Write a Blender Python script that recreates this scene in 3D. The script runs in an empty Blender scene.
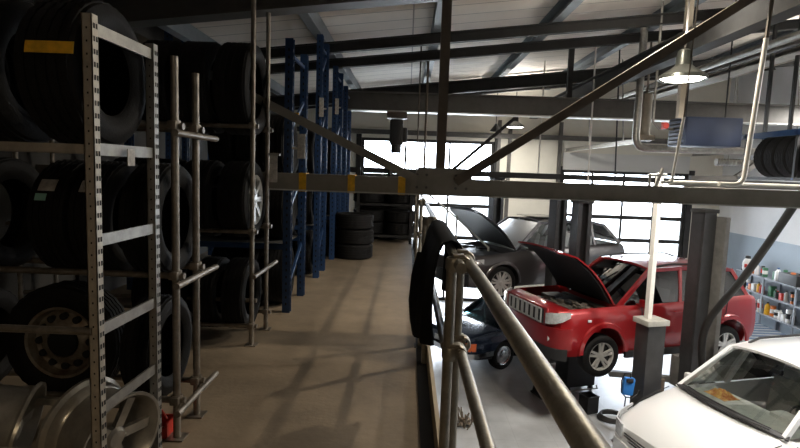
import bpy, bmesh, math, random
from mathutils import Vector, Matrix, Euler
random.seed(7)
PI = math.pi
sc = bpy.context.scene
C = sc.collection
V = Vector
GZ = -2.45            # workshop floor (mezzanine deck is z = 0, eye at 1.6)
DY = 16.5             # far wall
RX = 9.6              # right wall
LX = -3.6             # left wall
BY = -4.0             # back wall
def zroof(x): return 3.92 + .115 * x

# ------------------------------------------------------------------ materials
def mat(name, col, rough=.5, metal=0., nz=0., ns=8., bump=0., bs=40., coat=0., col2=None, stretch=None, spec=None):
    m = bpy.data.materials.new(name); m.use_nodes = True
    nt = m.node_tree; b = nt.nodes['Principled BSDF']
    b.inputs['Base Color'].default_value = (*col, 1); b.inputs['Roughness'].default_value = rough
    b.inputs['Metallic'].default_value = metal
    if coat: b.inputs['Coat Weight'].default_value = coat; b.inputs['Coat Roughness'].default_value = .05
    if spec is not None: b.inputs['Specular IOR Level'].default_value = spec
    if nz or bump:
        tc = nt.nodes.new('ShaderNodeTexCoord'); mp = nt.nodes.new('ShaderNodeMapping')
        nt.links.new(tc.outputs['Object'], mp.inputs[0])
        if stretch: mp.inputs['Scale'].default_value = stretch
    if nz:
        n = nt.nodes.new('ShaderNodeTexNoise'); n.inputs['Scale'].default_value = ns; n.inputs['Detail'].default_value = 6
        n.inputs['Roughness'].default_value = .65
        nt.links.new(mp.outputs[0], n.inputs['Vector'])
        r = nt.nodes.new('ShaderNodeValToRGB')
        c2 = col2 or tuple(c * (1 - nz) for c in col)
        r.color_ramp.elements[0].position = .32; r.color_ramp.elements[0].color = (*c2, 1)
        r.color_ramp.elements[1].position = .68; r.color_ramp.elements[1].color = (*col, 1)
        nt.links.new(n.outputs['Fac'], r.inputs['Fac']); nt.links.new(r.outputs[0], b.inputs['Base Color'])
    if bump:
        n2 = nt.nodes.new('ShaderNodeTexNoise'); n2.inputs['Scale'].default_value = bs; n2.inputs['Detail'].default_value = 4
        nt.links.new(mp.outputs[0], n2.inputs['Vector'])
        bp = nt.nodes.new('ShaderNodeBump'); bp.inputs['Strength'].default_value = bump; bp.inputs['Distance'].default_value = .01
        nt.links.new(n2.outputs['Fac'], bp.inputs['Height']); nt.links.new(bp.outputs[0], b.inputs['Normal'])
    return m
def emit(name, col, s):
    m = bpy.data.materials.new(name); m.use_nodes = True
    b = m.node_tree.nodes['Principled BSDF']
    b.inputs['Base Color'].default_value = (*col, 1)
    b.inputs['Emission Color'].default_value = (*col, 1); b.inputs['Emission Strength'].default_value = s
    return m
def thin_glass(name, tint, refl=.12, rough=.02):
    m = bpy.data.materials.new(name); m.use_nodes = True
    nt = m.node_tree; nt.nodes.remove(nt.nodes['Principled BSDF'])
    out = nt.nodes['Material Output']
    t = nt.nodes.new('ShaderNodeBsdfTransparent'); t.inputs[0].default_value = (*tint, 1)
    g = nt.nodes.new('ShaderNodeBsdfGlossy'); g.inputs['Roughness'].default_value = rough
    fr = nt.nodes.new('ShaderNodeFresnel'); fr.inputs[0].default_value = 1.45
    ma = nt.nodes.new('ShaderNodeMath'); ma.operation = 'ADD'; ma.inputs[1].default_value = refl; ma.use_clamp = True
    mx = nt.nodes.new('ShaderNodeMixShader')
    nt.links.new(fr.outputs[0], ma.inputs[0]); nt.links.new(ma.outputs[0], mx.inputs[0])
    nt.links.new(t.outputs[0], mx.inputs[1]); nt.links.new(g.outputs[0], mx.inputs[2]); nt.links.new(mx.outputs[0], out.inputs[0])
    return m
def brick_mat(name, col, line, sx, sy, mortar, rough, axis_rot=(0,0,0), nz=.12):
    m = mat(name, col, rough, nz=nz, ns=1.3)
    nt = m.node_tree; b = nt.nodes['Principled BSDF']
    tc = nt.nodes.new('ShaderNodeTexCoord'); mp = nt.nodes.new('ShaderNodeMapping'); mp.inputs['Rotation'].default_value = axis_rot
    br = nt.nodes.new('ShaderNodeTexBrick'); br.offset = 0; br.inputs['Scale'].default_value = 1
    br.inputs['Brick Width'].default_value = sx; br.inputs['Row Height'].default_value = sy; br.inputs['Mortar Size'].default_value = mortar
    br.inputs['Color1'].default_value = (1,1,1,1); br.inputs['Color2'].default_value = (.95,.95,.95,1); br.inputs['Mortar'].default_value = (*line, 1)
    nt.links.new(tc.outputs['Object'], mp.inputs[0]); nt.links.new(mp.outputs[0], br.inputs['Vector'])
    mul = nt.nodes.new('ShaderNodeMix'); mul.data_type = 'RGBA'; mul.blend_type = 'MULTIPLY'; mul.inputs[0].default_value = 1
    src = b.inputs['Base Color'].links[0].from_socket
    nt.links.new(src, mul.inputs[6]); nt.links.new(br.outputs['Color'], mul.inputs[7]); nt.links.new(mul.outputs[2], b.inputs['Base Color'])
    return m
M = dict(
    deck=mat('deck concrete', (.29,.222,.148), .6, nz=.35, ns=2.2, bump=.25, bs=25),
    floor=brick_mat('workshop floor tile', (.46,.47,.48), (.86,.86,.86), .6, .6, .006, .3, nz=.3),
    ceil=brick_mat('roof panel', (.76,.69,.60), (.35,.35,.35), 30, .5, .012, .6),
    wall=mat('white wall', (.74,.75,.76), .7, nz=.08, ns=2), cream=mat('cream wall', (.72,.68,.58), .7, nz=.08, ns=2),
    bluegrey=mat('blue grey paint', (.33,.40,.47), .55, nz=.06, ns=2), header=mat('header panel', (.62,.61,.58), .6),
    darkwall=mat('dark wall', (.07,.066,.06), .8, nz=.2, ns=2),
    steel=mat('grey painted steel', (.105,.098,.088), .5, nz=.3, ns=6), steel2=mat('dark painted steel', (.042,.041,.04), .6, spec=.2, nz=.3, ns=6),
    brownsteel=mat('brown grey steel', (.11,.082,.058), .5, nz=.35, ns=6),
    truss=mat('truss paint', (.27,.25,.215), .5, nz=.25, ns=5), flange=mat('pale flange', (.52,.52,.5), .4, metal=.3),
    bluesteelgrey=mat('purlin paint', (.21,.24,.26), .5, nz=.2, ns=6),
    galv=mat('galvanised', (.42,.41,.38), .42, metal=.75, nz=.35, ns=14), galvw=mat('zinc post', (.55,.50,.42), .42, metal=.4, nz=.3, ns=18),
    scaf=mat('scaffold tube', (.34,.30,.25), .42, metal=.65, nz=.45, ns=16, bump=.15, bs=60),
    rail=mat('rail tube', (.33,.30,.245), .38, metal=.6, nz=.4, ns=14, bump=.1, bs=60), wood=mat('toe board wood', (.42,.33,.2), .65, nz=.3, ns=10, stretch=(1,.1,1)),
    rackblue=mat('rack blue', (.018,.055,.15), .45, nz=.25, ns=8), orange=mat('orange beam', (.6,.12,.03), .45),
    tyre=mat('tyre rubber', (.009,.0085,.0085), .72, spec=.25, nz=.4, ns=25, bump=.2, bs=120), hole=mat('black hole', (.01,.01,.01), .8),
    yellow=mat('yellow tape', (.90,.50,.02), .5, nz=.4, ns=18), paper=mat('paper label', (.66,.62,.56), .7, nz=.45, ns=35), green=mat('green label', (.25,.5,.42), .7),
    rimdirty=mat('rusty steel wheel', (.36,.33,.27), .5, metal=.5, nz=.7, ns=9, col2=(.13,.08,.05)), rim=mat('alloy', (.62,.61,.58), .32, metal=.35, nz=.25, ns=8),
    red=mat('red car paint', (.30,.009,.012), .3, metal=.25, coat=1, nz=.12, ns=3), black=mat('black plastic', (.02,.02,.021), .5, nz=.2, ns=10),
    blackgloss=mat('black gloss', (.012,.013,.014), .12, coat=.5), white=mat('white car paint', (.78,.79,.80), .28, coat=1),
    hazyglass=thin_glass('hazy windscreen', (.55,.57,.57), .38, .3), grey=mat('graphite paint', (.075,.068,.07), .28, metal=.5, coat=1), navy=mat('navy paint', (.012,.022,.045), .22, metal=.2, coat=1),
    lightchrome=mat('satin chrome', (.72,.72,.70), .3, metal=.35), chrome=mat('chrome', (.75,.75,.75), .15, metal=1), looserim=mat('dull alloy', (.52,.49,.43), .3, metal=.6, nz=.4, ns=7), lens=mat('clear lens', (.72,.74,.76), .1, coat=1, nz=.45, ns=14), amber=mat('amber lens', (.75,.14,.03), .25, coat=.6),
    redlens=mat('red lens', (.42,.03,.02), .25, coat=.6), fabric=mat('black cloth', (.013,.014,.017), .95, nz=.3, ns=12, bump=.4, bs=60, spec=.1),
    lightgrey=mat('light grey metal', (.50,.49,.45), .45, nz=.3, ns=9), liftdark=mat('lift column', (.045,.045,.047), .4, nz=.35, ns=7),
    liftgrey=mat('lift grey', (.16,.155,.145), .45, nz=.35, ns=7), whitepaint=mat('white pipe paint', (.90,.88,.83), .4, nz=.12, ns=12), beige=mat('beige duct', (.26,.225,.175), .5, nz=.2, ns=6),
    heater=mat('heater blue', (.022,.036,.082), .5, nz=.2, ns=5), engine=mat('dusty engine', (.20,.17,.14), .55, metal=.3, nz=.6, ns=18, col2=(.03,.03,.03)), seat=mat('grey seat', (.42,.42,.40), .8, nz=.2, ns=20),
    dash=mat('dash', (.52,.52,.49), .7, nz=.2, ns=12), toyblue=mat('blue plastic', (.03,.2,.6), .4), redplastic=mat('red plastic', (.55,.03,.015), .4, nz=.2, ns=8),
    teal=mat('teal plastic', (.05,.25,.25), .4), bluemetal=mat('blue slats', (.06,.11,.19), .45), rubber=mat('hose rubber', (.016,.015,.014), .6, nz=.3, ns=12),
    greenp=mat('green can', (.04,.16,.08), .4), bluecan=mat('blue can', (.05,.12,.32), .4), orangecan=mat('orange can', (.6,.16,.03), .4), whitep=mat('white plastic', (.75,.75,.73), .4),
    shelfm=mat('shelf metal', (.25,.28,.32), .45, nz=.2, ns=8), asphalt=mat('yard', (.5,.5,.48), .8, nz=.15, ns=2),
    cloth=mat('yellow cloth', (.95,.62,.16), .8, nz=.5, ns=14, col2=(.5,.06,.03)),
    lampglow=emit('lamp glow', (1,.97,.88), 9), shade=mat('lamp shade', (.05,.055,.05), .35, metal=.4),
    doorglass=thin_glass('door pane', (.97,.98,1), .02), carglass=thin_glass('car glass', (.70,.76,.75), .10), darkglass=thin_glass('dark car glass', (.055,.065,.065), .08),
    tealglass=thin_glass('tinted glass', (.28,.55,.55), .10),
)

# ------------------------------------------------------------------ mesh helpers
WORLD = {}
class MB:
    def __init__(s): s.bm = bmesh.new()
    def paint(s, i):
        for f in s.bm.faces:
            if not f.tag: f.material_index = i; f.tag = True
        return s
    def _hull(s, pts, faces):
        vs = [s.bm.verts.new(p) for p in pts]
        for f in faces:
            try: s.bm.faces.new([vs[i] for i in f])
            except ValueError: pass
        return vs
    def box(s, c, size, rot=None, bev=0.):
        hx, hy, hz = size[0]/2, size[1]/2, size[2]/2
        if bev:
            r = bmesh.ops.create_cube(s.bm, size=1)
            vs = r['verts']
            for v in vs: v.co = V((v.co.x*size[0], v.co.y*size[1], v.co.z*size[2]))
            es = list({e for v in vs for e in v.link_edges})
            bv = bmesh.ops.bevel(s.bm, geom=es, offset=min(bev, .45*min(size)), segments=2, affect='EDGES', profile=.6)
            vs = list({v for f in bv['faces'] for v in f.verts} | {v for v in vs if v.is_valid})
            allv = set(vs)
            for f in bv['faces']:
                for v in f.verts: allv.add(v)
            stack = list(allv)
            while stack:
                v = stack.pop()
                for e in v.link_edges:
                    o = e.other_vert(v)
                    if o not in allv: allv.add(o); stack.append(o)
            for v in allv:
                p = v.co
                if rot: p = rot @ p
                v.co = p + V(c)
            return s
        pts = [V((x*hx, y*hy, z*hz)) for x in (-1,1) for y in (-1,1) for z in (-1,1)]
        if rot: pts = [rot @ p for p in pts]
        s._hull([p + V(c) for p in pts], [(0,1,3,2),(4,6,7,5),(0,4,5,1),(2,3,7,6),(0,2,6,4),(1,5,7,3)])
        return s
    def span(s, a, b, bev=0.):
        a, b = V(a), V(b); return s.box((a+b)/2, [abs(q) for q in (b-a)], None, bev)
    def frame(s, p0, p1, up=V((0,0,1))):
        d = (V(p1)-V(p0)).normalized()
        if abs(d.dot(up)) > .99: up = V((0,1,0))
        x = d.cross(up).normalized(); y = x.cross(d).normalized()
        return d, x, y
    def beam(s, p0, p1, w, h, up=V((0,0,1))):
        p0, p1 = V(p0), V(p1); d, x, y = s.frame(p0, p1, up)
        pts = [p + x*sx*w/2 + y*sy*h/2 for p in (p0,p1) for sx, sy in ((-1,-1),(1,-1),(1,1),(-1,1))]
        s._hull(pts, [(0,1,2,3),(7,6,5,4),(0,4,5,1),(1,5,6,2),(2,6,7,3),(3,7,4,0)]); return s
    def ibeam(s, p0, p1, w, h, t=.02, up=V((0,0,1))):
        p0, p1 = V(p0), V(p1); d, x, y = s.frame(p0, p1, up)
        s.beam(p0+y*(h/2-t/2), p1+y*(h/2-t/2), w, t, up); s.beam(p0-y*(h/2-t/2), p1-y*(h/2-t/2), w, t, up)
        s.beam(p0, p1, t, h-2*t, up); return s
    def channel(s, p0, p1, w, h, t=.012, side=1, up=V((0,0,1))):
        p0, p1 = V(p0), V(p1); d, x, y = s.frame(p0, p1, up)
        s.beam(p0+y*(h/2-t/2), p1+y*(h/2-t/2), w, t, up); s.beam(p0-y*(h/2-t/2), p1-y*(h/2-t/2), w, t, up)
        o = x*side*(w/2-t/2); s.beam(p0+o, p1+o, t, h-2*t, up); return s
    def tube(s, p0, p1, r, seg=14, r2=None, caps=True):
        p0, p1 = V(p0), V(p1); d, x, y = s.frame(p0, p1); r2 = r if r2 is None else r2
        a = [s.bm.verts.new(p0 + (x*math.cos(2*PI*i/seg)+y*math.sin(2*PI*i/seg))*r) for i in range(seg)]
        b = [s.bm.verts.new(p1 + (x*math.cos(2*PI*i/seg)+y*math.sin(2*PI*i/seg))*r2) for i in range(seg)]
        for i in range(seg): s.bm.faces.new((a[i], a[(i+1)%seg], b[(i+1)%seg], b[i]))
        if caps: s.bm.faces.new(a[::-1]); s.bm.faces.new(b)
        return s
    def path(s, pts, r, seg=10):
        pts = [V(p) for p in pts]; rings = []; x = None
        for i, p in enumerate(pts):
            d = (pts[min(i+1, len(pts)-1)] - pts[max(i-1, 0)]).normalized()
            if x is None:
                _, x, _ = s.frame(p, p+d)
            x = (x - d*x.dot(d)).normalized(); y = d.cross(x)
            rings.append([s.bm.verts.new(p + (x*math.cos(2*PI*k/seg)+y*math.sin(2*PI*k/seg))*r) for k in range(seg)])
        for a, b in zip(rings, rings[1:]):
            for k in range(seg): s.bm.faces.new((a[k], a[(k+1)%seg], b[(k+1)%seg], b[k]))
        s.bm.faces.new(rings[0][::-1]); s.bm.faces.new(rings[-1]); return s
    def lathe(s, prof, c=(0,0,0), axis='Z', seg=32, closed=False, jag=None, cap=True):
        c = V(c); rings = []
        for j, (r, a) in enumerate(prof):
            ring = []
            for i in range(seg):
                th = 2*PI*i/seg; rr = r - (jag[1] if jag and j in jag[0] and i % 2 else 0)
                u, w = rr*math.cos(th), rr*math.sin(th)
                p = {'Z': V((u,w,a)), 'X': V((a,u,w)), 'Y': V((w,a,u))}[axis]
                ring.append(s.bm.verts.new(c+p))
            rings.append(ring)
        n = len(rings)
        for j in range(n if closed else n-1):
            a, b = rings[j], rings[(j+1)%n]
            for i in range(seg): s.bm.faces.new((a[i], a[(i+1)%seg], b[(i+1)%seg], b[i]))
        if not closed and cap:
            if prof[0][0] > 1e-4: s.bm.faces.new(rings[0][::-1])
            if prof[-1][0] > 1e-4: s.bm.faces.new(rings[-1])
        return s
    def prism(s, pts, vec):
        vec = V(vec); a = [s.bm.verts.new(V(p)) for p in pts]; b = [s.bm.verts.new(V(p)+vec) for p in pts]; n = len(a)
        s.bm.faces.new(a[::-1]); s.bm.faces.new(b)
        for i in range(n): s.bm.faces.new((a[i], a[(i+1)%n], b[(i+1)%n], b[i]))
        return s
    def sheet(s, rows, t=0.):
        """rows: grid of points; closed slab of thickness t if t else open sheet"""
        R, K = len(rows), len(rows[0]); rows = [[V(p) for p in r] for r in rows]
        top = [[s.bm.verts.new(p) for p in r] for r in rows]
        for i in range(R-1):
            for j in range(K-1): s.bm.faces.new((top[i][j], top[i][j+1], top[i+1][j+1], top[i+1][j]))
        if t:
            def nrm(i, j):
                a = rows[min(i+1,R-1)][j]-rows[max(i-1,0)][j]; b = rows[i][min(j+1,K-1)]-rows[i][max(j-1,0)]
                return b.cross(a).normalized()
            bot = [[s.bm.verts.new(rows[i][j]-nrm(i,j)*t) for j in range(K)] for i in range(R)]
            for i in range(R-1):
                for j in range(K-1): s.bm.faces.new((bot[i][j], bot[i+1][j], bot[i+1][j+1], bot[i][j+1]))
            for i in range(R-1):
                s.bm.faces.new((top[i][0], top[i+1][0], bot[i+1][0], bot[i][0])); s.bm.faces.new((top[i][-1], bot[i][-1], bot[i+1][-1], top[i+1][-1]))
            for j in range(K-1):
                s.bm.faces.new((top[0][j], bot[0][j], bot[0][j+1], top[0][j+1])); s.bm.faces.new((top[-1][j], top[-1][j+1], bot[-1][j+1], bot[-1][j]))
        return s
    def build(s, name, m, parent=None, ang=35, mesh_only=False):
        bmesh.ops.recalc_face_normals(s.bm, faces=s.bm.faces)
        if parent is not None:
            r = parent
            while r.parent: r = r.parent
            if r.name in WORLD: bmesh.ops.translate(s.bm, verts=s.bm.verts, vec=-WORLD[r.name])
        me = bpy.data.meshes.new(name); s.bm.to_mesh(me); s.bm.free()
        me.polygons.foreach_set('use_smooth', [True]*len(me.polygons)); me.set_sharp_from_angle(angle=math.radians(ang))
        for q in (m if isinstance(m, (list, tuple)) else [m]): me.materials.append(M[q] if isinstance(q, str) else q)
        o = bpy.data.objects.new(name, me); C.objects.link(o)
        if parent is not None: o.parent = parent
        return o
def tag(o, label=None, cat=None, group=None, kind=None):
    if label: o['label'] = label
    if cat: o['category'] = cat
    if group: o['group'] = group
    if kind: o['kind'] = kind
    return o
def thing(name, label, cat, loc=(0,0,0), rz=0., group=None, local=False, kind=None):
    o = bpy.data.objects.new(name, None); C.objects.link(o); o.location = loc; o.rotation_euler = (0,0,rz); o.empty_display_size = .1
    if not local: WORLD[o.name] = V(loc)
    return tag(o, label, cat, group, kind)
def solo(mb, name, m, label, cat, group=None, loc=None, kind=None):
    """a thing that is one mesh, origin at its base"""
    if loc is not None: bmesh.ops.translate(mb.bm, verts=mb.bm.verts, vec=-V(loc))
    o = mb.build(name, m)
    if loc is not None: o.location = loc
    return tag(o, label, cat, group, kind)
def copy_tree(o, parent=None):
    c = o.copy(); C.objects.link(c)
    if parent is not None: c.parent = parent
    for ch in o.children: copy_tree(ch, c)
    return c
def struct(name, mb, m, parent=None):
    o = mb.build(name, m, parent)
    if parent is None: o['kind'] = 'structure'
    return o
def NTH(n): return ORD[n] if n < 20 else ['twenty-first','twenty-second','twenty-third','twenty-fourth','twenty-fifth','twenty-sixth','twenty-seventh','twenty-eighth','twenty-ninth','thirtieth'][n-20]
ORD = ['first','second','third','fourth','fifth','sixth','seventh','eighth','ninth','tenth','eleventh','twelfth','thirteenth','fourteenth','fifteenth','sixteenth','seventeenth','eighteenth','nineteenth','twentieth']

# ------------------------------------------------------------------ camera
cd = bpy.data.cameras.new('camera'); cam = bpy.data.objects.new('camera', cd); C.objects.link(cam)
cd.sensor_width = 36; cd.lens = 533*36/800; cd.clip_end = 200
Yc = V((408-400, 224-170, -533)).normalized(); e = V((1, -.035, 0)); Xc = (e - Yc*e.dot(Yc)).normalized(); Zc = Xc.cross(Yc)
Rw = Matrix((Xc, Yc, Zc))            # world-from-camera
cam.matrix_world = Matrix.Translation((0,0,1.6)) @ Rw.to_4x4()
sc.camera = cam
def at(px, py, d):
    w = Rw @ V((px-400, 224-py, -533)); w *= d / w.y
    return w + V((0,0,1.6))

# ------------------------------------------------------------------ room
struct('floor', MB().span((LX-.2,BY,GZ-.2), (RX+.2,DY+.2,GZ)), 'floor')
struct('mezzanine_floor', MB().span((LX,BY,-.14), (.135,12.4,0)), 'deck')
struct('trim_1', MB().ibeam((.19,BY,-.11), (.19,12.4,-.11), .12, .24), 'steel2')
rf = MB(); rf.prism([(LX-.2,BY,zroof(LX-.2)), (RX+.2,BY,zroof(RX+.2)), (RX+.2,BY,zroof(RX+.2)+.12), (LX-.2,BY,zroof(LX-.2)+.12)], (0, DY+.2-BY, 0))
struct('ceiling', rf, 'ceil')
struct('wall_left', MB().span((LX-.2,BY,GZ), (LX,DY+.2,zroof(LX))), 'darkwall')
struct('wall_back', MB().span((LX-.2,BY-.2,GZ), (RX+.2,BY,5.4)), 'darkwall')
struct('wall_right', MB().span((RX,BY,GZ), (RX+.2,DY+.2,zroof(RX)+.05)), 'wall')
struct('trim_2', MB().span((RX-.006,BY,GZ), (RX,DY,.10)), 'bluegrey')     # painted blue-grey dado
D1, D2 = (-1.45, 2.62, 2.55), (4.72, 8.58, 1.78)
wf = MB()
for x0, x1, z0, z1 in ((LX,D1[0],GZ,4.5),(D1[1],D2[0],GZ,4.5),(D2[1],RX,GZ,5.1),(D1[0],D1[1],D1[2],4.5),(D2[0],D2[1],D2[2]+.52,5.0)):
    xs = [x0, x1]
    wf.prism([(x0,DY,z0),(x1,DY,z0),(x1,DY,min(z1,zroof(x1))),(x0,DY,min(z1,zroof(x0)))], (0,.2,0))
struct('wall_far', wf, 'cream')
struct('trim_3', MB().span((D2[0],DY-.02,D2[2]), (D2[1],DY+.18,D2[2]+.52)), 'header')
tr = MB()
for x in (D1[1]+.12, D1[1]+.45, D2[0]-.12): tr.span((x-.05,DY-.1,GZ), (x+.05,DY,3.2))
struct('trim_4', tr, 'steel')
struct('trim_5', MB().span((LX,DY-.12,2.66), (RX,DY,2.80)), 'steel')
for n, (x0, x1, zt), rows, cols in ((1, D1, 5, 3), (2, D2, 6, 4)):
    dr = thing('door_%d' % n, None, None, ((x0+x1)/2, DY+.06, GZ), kind='structure')
    f = MB(); H = zt-GZ; w = x1-x0
    for i in range(rows+1):
        z = GZ + H*i/rows; hh = .06 if 0 < i < rows else .09
        f.span((x0, DY+.02, max(GZ,z-hh)), (x1, DY+.10, min(zt,z+hh)))
    for j in range(cols+1):
        x = x0 + w*j/cols; hw = .03 if 0 < j < cols else .09
        f.span((max(x0,x-hw), DY+.03, GZ), (min(x1,x+hw), DY+.09, zt))
    f.build('frame', 'steel2', dr)
    MB().span((x0+.05,DY+.055,GZ+.05), (x1-.05,DY+.065,zt-.05)).build('pane', 'doorglass', dr)
    MB().span((x0-.16,DY-.06,GZ), (x0,DY+.12,zt+.1)).span((x1,DY-.06,GZ), (x1+.16,DY+.12,zt+.1)).build('jamb', 'steel2', dr)
# yard outside the doors
struct('ground', MB().span((-30,DY+.2,GZ-.1), (40,60,GZ-.02)), 'asphalt')

# ------------------------------------------------------------------ roof steel
def purlin(x, i):
    z = zroof(x) - .13
    o = MB().channel((x,BY,z), (x,DY,z), .14, .22, .02).build('roof_purlin', 'bluesteelgrey')
    return tag(o, 'grey steel channel running away under the roof panels, %s from the dark wall' % ORD[i], 'purlin', 'purlins under the roof')
for i, x in enumerate((-3.2, -1.40, .37, 2.2, 4.1, 6.0, 7.9, 9.3)): purlin(x, i)
def cross_beam(y, dz, h, lab, w=.12, m='steel2'):
    o = MB().ibeam((LX, y, zroof(LX)-dz), (RX, y, zroof(RX)-dz), w, h).build('roof_rafter', m)
    return tag(o, lab, 'rafter', 'sloping rafters')
cross_beam(8.5, .33, .16, 'dark sloping rafter crossing the roof just past the blue racks, the nearer of two')
cross_beam(9.7, .33, .16, 'dark sloping rafter crossing the roof, the farther of the close pair')
cross_beam(14.6, .34, .22, 'dark sloping rafter near the glazed doors, behind the hoist beam')

# near truss
TY = 5.2
t1 = thing('roof_truss', 'brown-grey steel truss with low bottom beam crossing the walkway at head height', 'truss', (.36,TY,1.37), group='roof trusses')
MB().ibeam((LX,TY,zroof(LX)-.56), (RX,TY,zroof(RX)-.56), .22, .34, .025).build('top_chord', 'steel', t1)
MB().span((LX,TY-.07,1.375), (RX,TY+.07,1.53)).build('bottom_chord', 'truss', t1)
MB().span((LX,TY-.09,1.365), (RX,TY+.09,1.377)).build('bottom_flange', 'flange', t1)
MB().beam((.31,TY,1.5), (.31,TY,zroof(.31)-.5), .09, .09).build('king_post', 'brownsteel', t1)
MB().beam((.16,TY-.05,1.48), (-2.9,TY-.05,2.89), .08, .13, V((0,1,0))).build('diagonal', 'truss', t1)
MB().beam((.46,TY-.05,1.50), (3.83,TY-.05,3.78), .08, .11, V((0,1,0))).build('diagonal', 'brownsteel', t1)
MB().prism([(.0,TY-.085,1.37),(.64,TY-.085,1.37),(.60,TY-.085,1.63),(.10,TY-.085,1.63)], (0,.17,0)).build('gusset_plate', 'truss', t1)
bolts = MB()
for bx in (.09, .18, .46, .56):
    for bz in (1.44, 1.56): bolts.tube((bx,TY-.1,bz), (bx,TY-.08,bz), .014, 6)
bolts.build('bolts', 'steel', t1)
for x in (-1.01, -.54, -.055):
    MB().span((x-.035,TY-.076,1.36), (x+.035,TY+.076,1.536)).build('warning_tape', 'yellow', t1)['label'] = 'yellow tape band'
# far truss
t2 = thing('roof_truss', 'dark steel truss over the far garage, in front of the glazed doors', 'truss', (3,12.6,1.5), group='roof trusses')
FY = 12.6
MB().ibeam((LX,FY,zroof(LX)-.50), (RX,FY,zroof(RX)-.50), .2, .28).build('top_chord', 'steel2', t2)
MB().span((-1.6,FY-.06,1.50), (RX,FY+.06,1.63)).build('bottom_chord', 'steel2', t2)
for a, b in (((1.0,1.6),(2.9,3.3)),):
    MB().beam((a[0],FY,a[1]), (b[0],FY,b[1]), .07, .08, V((0,1,0))).build('diagonal', 'steel2', t2)
# hoist beam
hb = thing('hoist_beam', 'long grey horizontal crane beam with pale lower edge carrying the chain hoist', 'beam', (2,11.4,2.8))
MB().span((-1.62,11.32,2.83), (RX,11.48,3.18)).build('web', 'steel', hb)
MB().span((-1.62,11.25,2.80), (RX,11.55,2.825)).build('lower_flange', 'flange', hb)
MB().span((-1.62,11.25,3.18), (RX,11.55,3.205)).build('upper_flange', 'steel', hb)
MB().beam((-1.55,11.4,3.2), (-1.55,11.4,zroof(-1.55)+.01), .1, .1).beam((9.3,11.4,3.2),(9.3,11.4,zroof(9.3)+.01),.1,.1).beam((3.3,11.4,3.2),(3.3,11.4,zroof(3.3)+.01),.1,.1).build('hanger', 'steel2', hb)
ho = thing('chain_hoist', 'dark electric chain hoist hanging from the grey crane beam', 'hoist', (-.27,11.4,2.0))
MB().box((-.27,11.4,2.73), (.42,.36,.13), None, .02).build('trolley', 'brownsteel', ho)
MB().box((-.27,11.4,2.38), (.28,.3,.54), None, .05).tube((-.27,11.4,1.95),(-.27,11.4,2.3),.11,14).box((-.10,11.4,2.33),(.12,.2,.3),None,.03).build('motor_body', 'black', ho)
MB().tube((-.33,11.4,2.2),(-.38,11.4,1.62),.012,6).tube((-.13,11.4,2.2),(.05,11.4,1.45),.012,6).build('chain', 'steel', ho)
MB().lathe([(0,.12),(.05,.1),(.06,0),(.04,-.1),(0,-.12)], (-.38,11.4,1.55), seg=12).build('hook_block', 'black', ho)
# ceiling rod
solo(MB().tube((.30,10.0,1.5),(.30,10.0,zroof(.3)-.28),.022,8).tube((.16,10.0,1.5),(.16,10.0,zroof(.16)-.03),.013,8), 'hanging_rod', 'brownsteel', 'pair of thin brown rods hanging from a purlin beside the hoist', 'rod', loc=(.3,10.0,1.5))

# ------------------------------------------------------------------ pendant lamps
def lamp_proto(name, label):
    r = thing(name, label, 'lamp', (0,0,0), group='round high-bay lamps', local=True)
    MB().lathe([(.04,.34),(.07,.32),(.085,.24),(.09,.16),(.13,.125),(.25,.045),(.265,0),(.255,0),(.24,.035),(.12,.11),(.05,.13)], seg=40).build('lamp_shade', 'shade', r)
    MB().tube((0,0,.34),(0,0,1.6),.012,8).build('rod', 'steel', r)
    MB().lathe([(0,.035),(.235,.035),(.24,.02),(.2,-.005),(0,-.012)], seg=40).build('diffuser', 'lampglow', r)
    return r
LAMPS = [(3.11,6.3,2.74,'round high-bay lamp glowing white beside the blue heater'), (2.88,14.8,2.86,'small far round lamp shining in front of the cream wall panel'),
         (7.6,14.8,2.9,'round high-bay lamp over the red car roof by the far door'), (2.2,5.66,3.55,'round high-bay lamp over the walkway edge'), (6.3,5.2,3.0,'round high-bay lamp over the white van'),
         (7.4,2.05,3.0,'round high-bay lamp in the near corner of the garage'), (8.6,10.4,3.2,'round high-bay lamp over the tail of the red car'), (2.5,10.6,3.0,'round high-bay lamp')]
L0 = lamp_proto('pendant_lamp', LAMPS[0][3])
LIGHTS = []
def light(kind, loc, energy, col=(1,1,1), size=.3, rot=(0,0,0), sizey=None, spread=None):
    d = bpy.data.lights.new('light', kind); d.energy = energy; d.color = col
    if kind == 'AREA':
        d.shape = 'RECTANGLE' if sizey else 'DISK'; d.size = size
        if sizey: d.size_y = sizey
        if spread: d.spread = spread
    else: d.shadow_soft_size = size
    o = bpy.data.objects.new('light', d); C.objects.link(o); o.location = loc; o.rotation_euler = rot; return o
for i, (x, y, z, lab) in enumerate(LAMPS[:2]+LAMPS[3:5]+LAMPS[6:7]):
    o = L0 if i == 0 else copy_tree(L0)
    o.location = (x,y,z); o['label'] = lab
    rod = [c for c in o.children if c.name.startswith('rod')][0]
    if i: rod.scale = (1,1,1)
    rod.data = rod.data.copy()
    for v in rod.data.vertices:
        if v.co.z > 1: v.co.z = zroof(x) - z + .01
    warm = (1,.87,.68) if i == 2 else (1,.96,.90) if i == 3 else (1,.93,.82) if y < 10 else (1,.96,.9)
    pw, up = ((100,60),(110,60),(78,20),(330,150),(200,120))[i]
    light('AREA', (x,y,z-.03), pw, warm, .46 if i != 2 else .12)
    light('AREA', (x,y,z+.45), up, warm, .3, (PI,0,0))  # added uplight above the opaque shade, brightens the ceiling
sh = bpy.data.objects
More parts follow.
